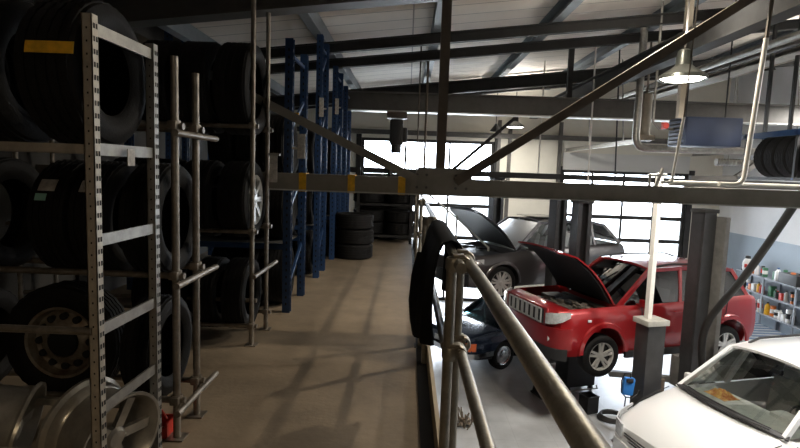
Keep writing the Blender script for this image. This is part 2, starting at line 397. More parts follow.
# small dark bell lamp
bl = thing('pendant_lamp', 'tiny unlit dark bell lamp hanging before the bright door', 'lamp', (2.33,14.6,2.72), group='round high-bay lamps')
MB().lathe([(.03,.2),(.05,.16),(.16,.02),(.165,0),(.15,0),(.04,.14)], (2.33,14.6,2.72), seg=24).build('lamp_shade', 'black', bl)
MB().tube((2.33,14.6,2.9),(2.33,14.6,zroof(2.33)-.3),.01,6).build('rod', 'black', bl)

# ------------------------------------------------------------------ railing
rl = thing('guard_railing', 'scaffold tube guard railing along the open edge of the walkway', 'railing', (.25,2.5,-.02))
RT, RM = 1.19, .78
MB().tube((.292,-.6,RT), (.292,2.62,RT), .026, 20).build('handrail', 'rail', rl)
MB().tube((.24,2.22,RT+.004), (.24,6.6,RT+.004), .024, 16).tube((.24,6.4,RT), (.24,12.2,RT), .022, 12).build('handrail', 'rail', rl)
MB().tube((.27,-.6,RM), (.27,2.62,RM), .024, 16).build('mid_rail', 'rail', rl)
MB().tube((.205,2.45,RM), (.205,12.2,RM), .022, 12).build('mid_rail', 'rail', rl)
for x, y, top in ((.212,2.36,1.20),(.262,2.50,1.17),(.19,4.3,1.22),(.17,4.75,1.19),(.19,6.9,1.24),(.19,9.0,1.24),(.19,11.2,1.24),(.32,.35,1.20),(.32,-.5,1.2)):
    MB().tube((x,y,-.01), (x,y,top), .024, 16).build('post', 'rail', rl)
    MB().box((x,y,.0), (.11,.11,.02)).build('foot_plate', 'steel', rl)
for y, x in ((2.36,.24),(2.50,.272),(4.3,.2),(6.9,.2)):
    for z in (RT, RM):
        b = MB()
        for k, (r, ax) in enumerate(((.035,'Y'),(.033,'Z'))):
            b.lathe([(.027,-.028),(r,-.028),(r+.004,-.02),(r+.004,.02),(r,.028),(.027,.028)], (x + (.02 if k == 0 else -.02), y, z), ax, 16, True)
        b.box((x,y,z+.036), (.05,.05,.016), None, .004).box((x-.005,y-.02,z-.01), (.075,.016,.05), None, .004).tube((x+.02,y-.045,z+.02),(x+.02,y-.02,z+.02),.009,6)
        b.build('tube_clamp', 'rail', rl)
MB().span((.212,-.5,-.01), (.238,4.4,.16)).build('toe_board', 'wood', rl)
MB().span((.212,4.42,-.01), (.238,12.2,.15)).build('toe_board', 'wood', rl)
# far stair rail beyond
sr = thing('stair_railing', 'thin grey tube railing slanting down before the bright door', 'railing', (.9,11.8,GZ))
MB().path([(.3,12.1,1.22),(1.15,12.1,.55),(1.9,12.1,-.1)], .02, 8).build('handrail', 'lightgrey', sr)
MB().path([(.3,12.1,.62),(1.15,12.1,.0),(1.9,12.1,-.6)], .016, 8).build('mid_rail', 'lightgrey', sr)
MB().tube((1.15,12.1,GZ),(1.15,12.1,.62),.022,10).build('post', 'lightgrey', sr)
MB().tube((1.9,12.1,GZ),(1.9,12.1,-.08),.022,10).build('post', 'lightgrey', sr)

# jacket over the rail
def drape():
    rows = []
    NY = 22
    for i in range(NY+1):
        u = i/NY; y = 2.65 + 1.15*u; row = []
        Lin = .46 + .16*u + .05*math.sin(7*u+1) - .30*max(0,u-.75)/.25; Lout = .40 + .06*math.sin(8*u)
        for j in range(-8, 15):
            fold = .025*math.sin(u*19+ j*.1)+.015*math.sin(u*41+1)
            if j < 0: k = -j/8; row.append((.275 + .01 + fold*k*.6, y + .05*k*math.sin(u*5), RT + .03 - Lout*k - .0))
            elif j <= 4: a = PI*j/4; row.append((.23+.052*math.cos(a), y, RT+.012+.045*math.sin(a)))
            else: k = (j-4)/10; row.append((.172 - (.03+.035*math.sin(PI*u))*math.sin(k*2.4) + fold*k - .02*k, y + .09*k*(.5-u), RT+.01 - Lin*k))
        rows.append(row)
    return MB().sheet(rows, .012)
jk = thing('jacket', 'black work jacket hanging over the guard railing beside the walkway', 'jacket', (.2,4.1,.4))
drape().build('jacket_body', 'fabric', jk, 60)
MB().path([(.13,3.2,1.10),(.10,3.18,.96),(.09,3.17,.82),(.10,3.19,.70),(.12,3.22,.60)], .058, 12).build('sleeve', 'fabric', jk, 60)

# ------------------------------------------------------------------ tyres
def tyre_mesh(R, w, r_in, seg=64):
    h = w/2; b = MB()
    prof = [(r_in,-h*.72),(r_in+.012,-h*.86),(r_in+.05,-h*.98),((R+r_in)/2,-h),(R-.045,-h*.97),(R-.016,-h*.88)]
    jag = set()
    def g(p, jg=False):
        if jg: jag.add(len(prof))
        prof.append(p)
    n = 5; rib = 2*h*.80/n
    for k in range(n):
        a0 = -h*.80 + k*rib + .006; a1 = a0 + rib - .012
        g((R-.010, a0-.0005)); g((R, a0), True); g((R, a1), True); g((R-.010, a1+.0005))
    prof += [(R-.016,h*.88),(R-.045,h*.97),((R+r_in)/2,h),(r_in+.05,h*.98),(r_in+.012,h*.86),(r_in,h*.72),(r_in+.03,h*.6),(R-.03,h*.7),(R-.03,-h*.7),(r_in+.03,-h*.6)]
    b.lathe(prof, axis='X', seg=seg, closed=True, jag=(jag, .005))
    return b
TY_CAR = tyre_mesh(.325, .215, .20).build('tyre', 'tyre'); TY_BIG = tyre_mesh(.345, .265, .205).build('tyre', 'tyre'); TY_SM = tyre_mesh(.30, .195, .185).build('tyre', 'tyre')
used = {}
def tyre(proto, loc, label, axis='X', group='tyres on the racks', tilt=0., spin=None):
    o = proto if proto.name not in used else proto.copy()
    if proto.name in used: C.objects.link(o)
    used[proto.name] = 1
    o.location = loc; sp = random.random()*PI if spin is None else spin
    o.rotation_euler = {'X': Euler((sp,0,tilt)), 'Y': Euler((sp,0,PI/2+tilt)), 'Z': (Matrix.Rotation(PI/2,3,'Y') @ Matrix.Rotation(sp,3,'X')).to_euler()}[axis]
    return tag(o, label, 'tyre', group)
def sticker(name, c, sx, sy, m, parent, R, phi0, dphi):
    """curved label on the tread of a tyre, axis X"""
    rows = []
    for i in range(9):
        ph = phi0 + dphi*i/8
        rows.append([(x, c[1]+R*math.cos(ph), c[2]+R*math.sin(ph)) for x in (c[0]-sx/2, c[0], c[0]+sx/2)])
    o = MB().sheet(rows, .003).build(name, m, parent); return o

# rack A : zinc steel rack nearest the camera (y 2.15-2.65)
ra = thing('steel_rack', 'zinc boltless rack of perforated posts standing nearest at the walkway edge', 'rack', (-1.6,2.4,0))
def rackpost(x, y, h, m, par, w=.042):
    b = MB(); b.span((x-w/2,y-w/2,0),(x+w/2,y-w/2+.004,h)).span((x+w/2-.004,y-w/2,0),(x+w/2,y+w/2,h)).span((x-w/2,y-w/2,0),(x-w/2+.004,y+w/2,h))
    b.paint(0); z = .06
    while z < h-.03:
        b.box((x,y-w/2-.0006,z), (.006,.0014,.008)).box((x+w/2+.0006,y-.006,z+.012), (.0014,.010,.02)).box((x+w/2+.0006,y+.012,z+.012), (.0014,.010,.02)); z += .05
    b.paint(1); return b.build('post', [m, 'hole'], par)
for x, y, h in ((-1.275,2.15,2.165),(-1.27,2.65,2.165),(-3.3,2.15,2.165),(-3.3,2.65,2.165)): rackpost(x, y, h, 'galvw' if y < 2.3 else 'galv', ra)
for y0, z0, y1, z1 in ((2.17,2.115,2.63,2.115),(2.17,1.64,2.63,1.64),(2.17,1.265,2.63,1.265),(2.17,.885,2.63,.885),(2.17,.54,2.63,.54),(2.17,.06,2.63,.06)):
    MB().beam((-1.27,y0,z0),(-1.265,y1,z1),.012,.05).build('brace', 'galv', ra)
for y in (2.15,2.65):
    for z in (1.64,.335): MB().channel((-3.3,y,z),(-1.26,y,z),.03,.035,.004).build('shelf_beam', 'galvw', ra)
MB().tube((-3.3,2.13,.89),(-1.28,2.13,.89),.016,10).build('cross_tube', 'scaf', ra)
MB().span((-1.245,2.36,1.575),(-1.241,2.42,1.65)).build('paper_tag', 'paper', ra)
TY_WIDE = tyre_mesh(.31, .265, .175).build('tyre', 'tyre')
for i, x in enumerate((-1.435, -1.78, -2.12)):
    t = tyre(TY_WIDE, (x,2.40,1.66+.31), ['big wide tyre with a yellow stripe atop the nearest zinc rack','big dark tyre atop the zinc rack, just inside the yellow-striped one','big dark tyre atop the zinc rack, at the picture edge'][i], spin=0., tilt=.0)
    if i == 0:
        rows = [[(xx, .314*math.cos(p), .314*math.sin(p)) for xx in (-.06,.035,.13)] for p in [PI - .10 - .15*k/6 for k in range(7)]]
        MB().sheet(rows, .003).build('yellow_stripe', 'yellow', t)['label'] = 'worn yellow paper band around the tread'
    if i == 0: pass
# steel wheel facing us
sw = thing('truck_wheel', 'rusty white steel wheel with round holes, its tyre facing out of the zinc rack', 'wheel', (-2.0,3.095,.185), local=True)
t = tyre_mesh(.345,.20,.205).build('tyre', 'tyre', sw); t.location = (0,0,.335); t.rotation_euler = (0,0,PI/2)
b = MB(); b.lathe([(.205,-.07),(.215,-.085),(.20,-.08),(.185,-.03),(.165,-.02),(.12,-.06),(.095,-.065),(.09,-.03),(0,-.028)], (0,0,.335), 'Y', 40, cap=False)
b.paint(0)
for k in range(12):
    a = 2*PI*k/12; b.lathe([(0,-.058),(.021,-.058),(.021,-.03)], (.15*math.cos(a),0,.335+.15*math.sin(a)), 'Y', 12, cap=False)
b.lathe([(.085,-.05),(.085,-.075),(.08,-.08),(0,-.08)], (0,0,.335), 'Y', 24, cap=False)
b.paint(1); b.build('rim', ['rimdirty', 'hole'], sw)
# loose rims on the floor of the rack
def loose_rim(loc, rot, label):
    r = thing('wheel_rim', label, 'rim', loc, local=True, group='loose wheel rims'); r.rotation_euler = rot
    MB().lathe([(.222,.125),(.232,.13),(.232,.115),(.214,.10),(.207,.06),(.198,.05),(.198,-.04),(.207,-.06),(.212,-.10),(.232,-.115),(.232,-.13),(.218,-.128),(.195,-.08),(.185,.02),(.195,.10)], (0,0,0), 'Y', 40, True).build('barrel', 'looserim', r)
    b = MB()
    for k in range(5):
        a = 2*PI*k/5; b.beam((.03*math.cos(a),-.07,.03*math.sin(a)), (.195*math.cos(a),-.085,.195*math.sin(a)), .05, .022, V((0,1,0)))
    b.lathe([(0,-.10),(.04,-.098),(.055,-.085),(.055,-.05),(0,-.05)], (0,0,0), 'Y', 20)
    b.build('spokes', 'looserim', r); return r
loose_rim((-1.42,2.42,.30), (.15,0,1.25), 'loose silver alloy rim at the foot of the zinc rack, beside its post')
loose_rim((-1.93,2.42,.30), (.25,0,1.9), 'loose dull alloy rim at the foot of the zinc rack, by the picture edge')
MB_ = MB().span((-3.2,2.2,.05),(-1.32,2.6,.07)); MB_.build('shelf_board', 'darkwall', ra)
tr_ = thing('red_tray', 'small red plastic tray lying on the deck behind the zinc rack', 'tray', (-1.42,3.0,0))
MB().span((-1.50,2.93,.0),(-1.34,3.06,.015)).span((-1.50,2.93,.015),(-1.49,3.06,.09)).span((-1.35,2.93,.015),(-1.34,3.06,.09)).span((-1.49,2.93,.015),(-1.35,2.94,.07)).span((-1.49,3.05,.015),(-1.35,3.06,.09)).build('tray_body', 'redplastic', tr_)
MB().path([(-1.47,2.995,.09),(-1.44,2.995,.14),(-1.40,2.995,.14),(-1.37,2.995,.09)], .008, 8).build('handle', 'redplastic', tr_)

# scaffold racks
def scaf_rack(label, ys, posts, zs, x0, x1, cross=None):
    r = thing('tube_rack', label, 'rack', (x1,(ys[0]+ys[1])/2,0), group='scaffold tube tyre racks')
    for x, y, h in posts:
        p = MB().tube((x,y,.005),(x,y,h),.021,14).build('post', 'scaf', r)
        MB().box((x,y,.004),(.10,.10,.008)).build('foot_plate', 'scaf', p)
        for z in zs:
            MB().lathe([(.022,-.026),(.032,-.026),(.034,0),(.032,.026),(.022,.026)], (x,y,z), 'Z', 14, True).box((x,y-.03,z+.0),(.05,.03,.045),None,.006).build('tube_clamp', 'scaf', p)
    for z in zs:
        for y in ys: MB().tube((x0,y,z-.005),(x1+.05,y,z-.005),.019,12).build('shelf_tube', 'scaf', r)
    for z in (cross or zs):
        MB().tube((x1+.045,ys[0]-.10,z-.045),(x1+.045,ys[1]+.22,z-.045),.019,12).build('cross_tube', 'scaf', r)
    return r
rb = scaf_rack('scaffold tube tyre rack right behind the zinc rack', (2.95,3.24), ((-1.29,2.95,2.17),(-1.29,3.24,2.13),(-3.4,2.95,2.1),(-3.4,3.24,2.1)), (.235,.965,1.80), -3.5, -1.29)
rc = scaf_rack('scaffold tube tyre rack with two tall poles, before the blue racks', (4.6,5.08), ((-1.34,4.6,3.05),(-1.34,5.08,3.0),(-3.4,4.6,3.0),(-3.4,5.08,3.0)), (.18,1.02,1.93), -3.5, -1.34, (.68,))
MB().tube((-3.4,4.62,.40),(-1.30,4.62,.40),.019,12).build('shelf_tube', 'scaf', rc)
TY_TRUCK = tyre_mesh(.40, .30, .25).build('tyre', 'tyre'); TY_FAT = tyre_mesh(.345, .30, .21).build('tyre', 'tyre')
for i, x in enumerate((-1.43,-1.70,-1.92,-2.39)):
    t = tyre(TY_CAR, (x,3.095,.965+.29+.012), ['black tyre on the middle tubes behind the zinc rack, at the walkway end','black tyre with a white label torn along its tread, on the middle tubes','black tyre with white and green labels on its tread, on the middle tubes','black tyre on the middle tubes at the picture edge, its open side showing'][i], spin=0.)
    if i in (1, 2):
        rows = [[(xx, .328*math.cos(p), .328*math.sin(p)) for xx in (-.045,0,.045)] for p in [PI - .50 - .22*k/6 for k in range(7)]]
        MB().sheet(rows, .002).build('paper_label', 'paper', t)['label'] = 'crumpled white paper label on the tread'
    if i == 2:
        rows = [[(xx-.02, .328*math.cos(p), .328*math.sin(p)) for xx in (-.03,0,.03)] for p in [PI - .33 - .12*k/6 for k in range(7)]]
        MB().sheet(rows, .002).build('green_label', 'green', t)
t = tyre(TY_SM, (-1.46,3.095,.235+.27), 'black tyre on the lowest tubes behind the zinc rack, beside the rusty wheel', spin=0.)
t = tyre(TY_SM, (-2.55,3.095,.235+.27), 'black tyre on the lowest tubes behind the zinc rack, at the picture edge', spin=0.)
for i in range(3): tyre(TY_CAR, (-1.80-.25*i,3.095,1.80+.29+.012), 'black tyre on the top tubes behind the zinc rack, %s from the walkway' % ORD[i])
for i in range(3): tyre(TY_TRUCK, (-1.50-.335*i,4.84,1.93+.332), 'wide ribbed tyre on top of the tall tube rack, %s from the walkway' % ORD[i])
for i in range(4):
    if i == 0:
        a = thing('alloy_wheel', 'tyre with silver alloy wheel facing the walkway, on the tall tube rack', 'wheel', (-1.50,4.84,1.02+.262), local=True)
        t = tyre_mesh(.345,.27,.215).build('tyre', 'tyre', a)
        b = MB(); b.lathe([(.215,.07),(.225,.09),(.21,.085),(.19,.04),(.185,-.06),(.215,-.08)], (0,0,0), 'X', 32)
        rm = MB().lathe([(.216,-.07),(.19,-.03),(.19,.08),(.208,.115),(.226,.125),(.216,.09)], (0,0,0), 'X', 36, True)
        for k in range(7):
            an = 2*PI*k/7; rm.beam((.105,.03*math.cos(an),.03*math.sin(an)),(.12,.20*math.cos(an),.20*math.sin(an)),.045,.02,V((1,0,0)))
        rm.lathe([(0,.13),(.05,.125),(.055,.09),(0,.08)], (0,0,0), 'X', 16); rm.build('rim', 'rim', a)
    else: tyre(TY_FAT, (-1.51-.325*i,4.84,1.02+.262), 'black tyre in the middle of the tall tube rack, %s past the alloy wheel' % ORD[i-1])
for i in range(4): tyre(TY_CAR, (-1.50-.26*i,4.84,.18+.235), 'black tyre low in the tall tube rack, %s from the walkway' % ORD[i])
pt = thing('document_holder', 'pale paper card hanging from a pole of the tall tube rack', 'paper card', (-1.28,4.98,1.40))
MB().span((-1.31,5.045,1.44),(-1.235,5.05,1.70)).build('card', 'paper', pt)
MB().span((-1.32,5.04,1.69),(-1.21,5.055,1.715)).build('clip', 'galv', pt)

# ------------------------------------------------------------------ blue pallet racks
def blue_rack(label, y0, y1, h, zs, nb):
    r = thing('pallet_rack', label, 'rack', (-1.4,(y0+y1)/2,0), group='blue pallet racks')
    for x in (-1.28, -3.4):
        for y in (y0, y1):
            b = MB(); b.channel((x,y,0),(x,y,h),.085,.075,.006,1,V((0,1,0))); b.paint(0); z = .1
            while z < h-.05: b.box((x+.0,y-.044,z),(.016,.004,.028)); b.box((x+.037,y,z),(.004,.02,.03)); z += .075
            b.paint(1); b.build('post', ['rackblue', 'hole'], r)
        z = .25
        while z < h-.5:
            MB().beam((x,y0,z),(x,y1,z+.42),.025,.035).build('brace', 'rackblue', r); z += .85
        MB().beam((x,y0,h-.15),(x,y1,h-.15),.025,.035).build('brace', 'rackblue', r)
    for z in zs:
        for y in (y0+.03, y1-.03): MB().span((-3.4,y-.02,z-.06),(-1.3,y+.02,z)).build('shelf_beam', 'rackblue' if z < 2 else 'orange', r)
    return r
racks = [(5.72,6.5,2.92,(.75,1.48),'blue pallet rack nearest, beside the tall tube poles'), (7.6,8.15,3.42,(.75,1.48),'blue pallet rack second along the walkway, its posts reaching the roof'),
         (9.2,9.9,3.3,(.75,1.48),'blue pallet rack third along the walkway'), (10.7,11.4,3.2,(.75,1.48),'blue pallet rack farthest along the walkway')]
for k, (y0, y1, h, zs, lab) in enumerate(racks):
    blue_rack(lab, y0, y1, h, zs, 2)
    for lv, z in enumerate((0., .75, 1.48)):
        for i in range(3): tyre(TY_CAR if k % 2 else TY_BIG, (-1.46-.30*i,(y0+y1)/2, z+.004+(.325 if k % 2 else .345)), 'black tyre on the %s of the %s blue rack, %s from the walkway' % (('deck level','middle level','top level')[lv], ORD[k], ORD[i]), tilt=random.uniform(-.05,.05))
        if lv: o = MB().span((-3.3,y0+.04,z-.01),(-1.33,y1-.04,z+.002)); solo(o, 'shelf_panel', 'darkwall', 'dark shelf panel at %s of the %s blue rack' % (('','the middle','the top')[lv], ORD[k]), 'shelf panel', 'panels on the blue racks', loc=(-2.3,(y0+y1)/2,z-.01))
for y, z, m, lab in ((5.74,1.12+.32,'yellow','small yellow sign on the nearest blue rack post, below the truss'),(5.74,2.10,'yellow','small yellow sign on the nearest blue rack post, above the truss')):
    solo(MB().span((-1.25,y-.052,z),(-1.17,y-.042,z+.06)).span((-1.28,y-.05,z+.02),(-1.24,y-.043,z+.04)), 'rack_sign', m, lab, 'sign', 'yellow rack signs', loc=(-1.165,y-.06,z))
for y, z, lab in ((5.74,1.68,'white load notice on the nearest blue rack'),(7.6,2.3,'white load notice on the second blue rack'),(9.2,2.5,'white load notice on the third blue rack')):
    solo(MB().span((-1.18 if y < 6 else -1.27,y-.052,z),(-1.10 if y < 6 else -1.21,y-.042,z+.26)).span((-1.26,y-.050,z+.1),(-1.17,y-.042,z+.12)), 'rack_notice', 'paper', lab, 'notice', 'white rack notices', loc=(-1.2,y-.06,z))

# tyre stack and wall of tyres at the end of the walkway
for i in range(3): tyre(TY_BIG, (-.93+.015*(i%2),9.5,.1325+.266*i+.002), ('bottom','middle','top')[i]+' tyre of the three stacked flat at the end of the walkway', axis='Z', group='tyre stack on the deck')
er = thing('tyre_shelf', 'dark wide shelf of tyres closing the end of the walkway', 'shelf', (-.5,11.8,0))
for x in (-1.05,.1):
    for y in (11.5,12.1): MB().span((x-.03,y-.03,0),(x+.03,y+.03,1.62)).build('post', 'steel2', er)
for z in (.18,.86): 
    MB().span((-1.05,11.48,z-.05),(.1,11.53,z)).build('shelf_beam', 'steel2', er); MB().span((-1.05,12.07,z-.05),(.1,12.12,z)).build('shelf_beam', 'steel2', er)
MB().span((-1.08,12.15,0),(.12,12.18,1.5)).build('back_panel', 'darkwall', er)  # added dark sheet, blocks the bright door showing between the tyres
for lv, z in enumerate((.18,.86)):
    for i in range(2): 
        for j in range(2):
            tyre(TY_BIG, (-.84+.70*i,11.8,z+.135+.266*j), 'tyre lying flat at walkway end, %s column, %s' % (('stack-side','railing-side')[i], (('lowest','second up'),('third up','topmost'))[lv][j]), axis='Z', group='tyres on the end shelf')

# ------------------------------------------------------------------ wheels and cars
def wheel(par, loc, R, w, rr, side, spokes=5, rimm='rim', style='alloy'):
    b = MB(); h = w/2
    b.lathe([(rr,-h*.8),(rr+.02,-h*.95),((R+rr)/2,-h),(R-.03,-h*.92),(R-.006,-h*.75),(R,-h*.3),(R,h*.3),(R-.006,h*.75),(R-.03,h*.92),((R+rr)/2,h),(rr+.02,h*.95),(rr,h*.8)], loc, 'Y', 48, True)
    o = b.build('wheel', 'tyre', par); s = side; b = MB()
    b.lathe([(rr+.004,s*-h*.7),(rr-.012,s*-h*.4),(rr-.015,s*h*.45),(rr-.002,s*h*.86),(rr+.008,s*h*.9),(rr+.005,s*h*.7)], loc, 'Y', 40, True)
    if style == 'alloy':
        for k in range(spokes):
            a = 2*PI*k/spokes+.3
            for da in (-.16,.16):
                b.beam(V(loc)+V((.05*math.cos(a+da*2), s*h*.62, .05*math.sin(a+da*2))), V(loc)+V(((rr-.01)*math.cos(a+da), s*h*.74, (rr-.01)*math.sin(a+da))), rr*.17, .02, V((0,1,0)))
        b.lathe([(0,s*h*.78),(.04,s*h*.77),(.06,s*h*.68),(.06,s*h*.4),(0,s*h*.4)], loc, 'Y', 20)
    else:
        b.lathe([(0,s*h*.95),(.05,s*h*.94),(.055,s*h*.82),(.10,s*h*.80),(.115,s*h*.7),(.15,s*h*.72),(rr-.01,s*h*.66)], loc, 'Y', 36)
    b.build('rim', rimm, o)
    MB().lathe([(0,s*h*.30),(rr-.014,s*h*.30),(rr-.014,s*h*.26),(0,s*h*.26)], loc, 'Y', 32).build('brake_disc', 'steel2', o)
    return o
def section(st):
    x, w, zb, zs, ws, zi, zc = st; d = zs-zb
    half = [(0,zb),(w*.80,zb),(w*.95,zb+.05),(w*.99,zb+d*.22),(w,zb+d*.45),(w*.985,zb+d*.72),(ws+(w-ws)*.55,zs-d*.09),(ws+(w-ws)*.16,zs-.012),(ws,zs),(ws-.05,zi if zi is not None else zs+.35*(zc-zs)),(ws*.5,zc if zi is not None else zs+.85*(zc-zs)),(0,zc)]
    return [V((x,y,z)) for y, z in half] + [V((x,-y,z)) for y, z in half[-2:0:-1]]
def car_body(par, stations, m, arches, R, name='body', clear=.05):
    b = MB(); rings = [[b.bm.verts.new(p) for p in section(s)] for s in stations]; n = len(rings[0])
    for a, c in zip(rings, rings[1:]):
        for i in range(n): b.bm.faces.new((a[i], a[(i+1)%n], c[(i+1)%n], c[i]))
    b.bm.faces.new(rings[0]); b.bm.faces.new(rings[-1][::-1])
    o = b.build(name, m, par, 28)
    cb = MB()
    for x, z, half in arches:
        for s in (-1, 1): cb.tube((x, s*half, z), (x, s*1.3, z), R+clear, 40)
    cut = cb.build('arch_cutter', 'hole')
    md = o.modifiers.new('arch', 'BOOLEAN'); md.operation = 'DIFFERENCE'; md.object = cut; md.solver = 'EXACT'
    cut.parent = None; cut.matrix_world = o.matrix_world.copy()
    bpy.context.view_layer.update(); cut.matrix_world = o.matrix_world.copy(); bpy.context.view_layer.update()
    dg = bpy.context.evaluated_depsgraph_get(); me = bpy.data.meshes.new_from_object(o.evaluated_get(dg))
    o.modifiers.clear(); o.data = me; bpy.data.objects.remove(cut)
    me.polygons.foreach_set('use_smooth', [True]*len(me.polygons)); me.set_sharp_from_angle(angle=math.radians(28))
    return o
def lerp(a, b, t): return V(a)*(1-t) + V(b)*t
def greenhouse(par, P, paint, glass, trim='black', roofmat=None, crown=.05):
    """P: list of pillars front->rear: (base_x, base_y, base_z, top_x, top_y, top_z)"""
    roofmat = roofmat or paint
    for s in (-1,1):
        pil = MB()
        for k, (bx,by,bz,tx,ty,tz) in enumerate(P):
            w = .07 if k in (0,len(P)-1) else .06
            pil.beam((bx,s*by,bz-.03),(tx,s*ty,tz+.01), w, .05, V((0,s,0)))
        for a, c in zip(P, P[1:]): pil.beam((a[3],s*a[4],a[5]),(c[3],s*c[4],c[5]),.06,.06)
        pil.build('side_frame', paint, par)
    # roof
    rows = []
    for k in range(9):
        t = k/8*(len(P)-1); i = min(int(t), len(P)-2); u = t-i
        x = P[i][3]*(1-u)+P[i+1][3]*u; y = P[i][4]*(1-u)+P[i+1][4]*u + .02; z = P[i][5]*(1-u)+P[i+1][5]*u
        rows.append([(x, y*v, z + .025 + crown*(1-abs(v)**2.4)) for v in [q/6 for q in range(-6,7)]])
    MB().sheet(rows, .035).build('roof', roofmat, par, 50)
    def screen(k, name, bow):
        bx,by,bz,tx,ty,tz = P[k]; rows = []
        for i in range(7):
            u = i/6; x = bx*(1-u)+tx*u; y = by*(1-u)+ty*u; z = bz*(1-u)+tz*u
            rows.append([(x + bow*(1-v*v)*(1-.4*u), y*v, z + .02*u*(1-v*v) + .012*math.sin(PI*u)) for v in [q/6 for q in range(-6,7)]])
        return MB().sheet(rows).build(name, glass, par, 60)
    screen(0, 'windscreen', .10); screen(len(P)-1, 'rear_window', -.06)
    for s, nm in ((1,'side_window'),(-1,'side_window')):
        for a, c in zip(P, P[1:]):
            rows = [[lerp((a[0],s*a[1],a[2]),(c[0],s*c[1],c[2]),v)*(1-u)+lerp((a[3],s*a[4],a[5]),(c[3],s*c[4],c[5]),v)*u + V((0,s*.012*math.sin(PI*u),0)) for v in (0,.5,1)] for u in (0,.25,.5,.75,1)]
            MB().sheet(rows).build(nm, glass, par, 60)
def seats(par, xs, y, z, m='seat'):
    for x in xs:
        for s in (-1,1):
            MB().box((x,s*y,z),(.5,.46,.18),None,.05).box((x-.26,s*y,z+.34),(.14,.44,.58),Matrix.Rotation(-.2,3,'Y'),.05).box((x-.34,s*y,z+.70),(.09,.24,.17),None,.04).build('seat', m, par)
def mirror(par, x, y, z, m):
    for s in (-1,1): MB().box((x,s*(y+.10),z),(.10,.18,.13),None,.035).box((x+.02,s*y,z-.04),(.05,.10,.04),None,.01).build('wing_mirror', m, par)

def make_cutline(par, body, segs, m='hole'):
    b = MB()
    for p in segs: b.path(p, .006, 6)
    b.build('door_seams', m, par)

# --- red SUV on the two-post lift
jp = V((3.18,8.4)); jr = V((5.65,9.23)); jdir = (jp-jr).normalized(); ja = math.atan2(jdir.y, jdir.x)
jl = V((-jdir.y, jdir.x)); jcen = (jp+jr)/2 - jl*.77
su = thing('red_car', 'red off-road estate car with its bonnet up, raised on a two-post lift', 'car', (jcen.x,jcen.y,-1.51), ja, local=True)
bay = .62
car_body(su, [(2.19,.66,.40,.86,.60,None,.88),(2.17,.76,.33,.95,.66,None,.97),(2.09,.85,.27,1.00,.74,None,1.02),(1.95,.895,.24,1.02,.78,None,1.04),(1.90,.90,.24,1.025,.785,1.02,1.02),(1.885,.90,.24,1.025,.785,.72,bay),
    (1.5,.90,.22,1.035,.80,.72,bay),(1.15,.90,.21,1.04,.80,.72,bay),(1.02,.90,.21,1.045,.80,.75,.75),(1.01,.90,.21,1.045,.80,1.045,1.05),(.86,.90,.21,1.05,.82,1.05,1.06),(.85,.90,.21,1.05,.82,.6,.45),(.3,.90,.20,1.06,.83,.6,.42),(-.4,.90,.20,1.08,.83,.6,.42),(-1.1,.90,.21,1.10,.83,.6,.45),(-1.55,.90,.24,1.12,.82,.65,.6),
    (-1.78,.885,.28,1.12,.80,.8,.7),(-1.81,.88,.28,1.12,.80,1.11,1.11),(-1.93,.85,.32,1.08,.78,None,1.09),(-1.99,.78,.38,.96,.70,None,.97)], 'red', [(1.32,.345,.50),(-1.27,.345,.50)], .345)
greenhouse(su, [(.98,.76,1.05,.26,.60,1.575),(-.22,.815,1.075,-.35,.625,1.60),(-1.12,.815,1.10,-1.12,.625,1.59),(-1.76,.78,1.12,-1.52,.60,1.54)], 'red', 'darkglass', crown=.04)
b = MB()
for s in (-1,1): b.path([(.10,s*.585,1.63),(-.15,s*.59,1.665),(-1.2,s*.59,1.66),(-1.42,s*.57,1.60)], .018, 8)
b.build('roof_rails', 'black', su)
for s in (-1,1):
    for x in (1.32,-1.27):
        wheel(su, (x,s*.775,.255), .345, .215, .222, s)
        b = MB(); rows = []
        for i in range(17):
            a = -.05 + (PI+.1)*i/16; rows.append([(x+r*math.cos(a), s*yy, .345+r*math.sin(a)) for r, yy in ((.39,.905),(.40,.925),(.46,.918),(.475,.885))])
        b.sheet(rows, .006).build('arch_flare', 'red', su, 50)
b = MB(); b.box((2.215,0,.875),(.03,1.12,.24),None,.01); gr = b.build('grille', 'black', su)
for k in range(7):
    y = (k-3)*.148; sl = MB()
    sl.span((2.225,y-.062,.765),(2.248,y-.042,.985)).span((2.225,y+.042,.765),(2.248,y+.062,.985)).span((2.225,y-.062,.97),(2.248,y+.062,.99)).span((2.225,y-.062,.76),(2.248,y+.062,.78))
    sl.build('grille_slot', 'lightchrome', gr)
b = MB(); b.box((2.20,0,.875),(.05,1.26,.30),None,.03); b.build('grille_surround', 'red', su)
for s in (-1,1):
    rows = [[(px, s*py, zb+(zt-zb)*u) for px, py, zb, zt in ((2.222,.635,.79,.955),(2.205,.70,.795,.972),(2.15,.785,.815,.985),(2.07,.85,.86,.998),(1.97,.896,.93,1.01))] for u in (0,.33,.67,1)]
    MB().sheet(rows if s < 0 else rows[::-1], .03).build('headlight', 'lens', su, 60)
    MB().lathe([(0,.02),(.06,.018),(.07,0),(.07,-.03)], (2.215,s*.66,.56), 'X', 20).build('fog_light', 'lens', su)
    MB().box((1.62,s*.905,.86),(.07,.02,.04),None,.008).build('side_repeater', 'lens', su)
rows = [[(2.0,-.90,z),(2.14,-.83,z),(2.225,-.66,z),(2.245,0,z),(2.225,.66,z),(2.14,.83,z),(2.0,.90,z)] for z in (.43,.38,.31,.25)]
MB().sheet(rows, .04).build('bumper', 'black', su, 50)
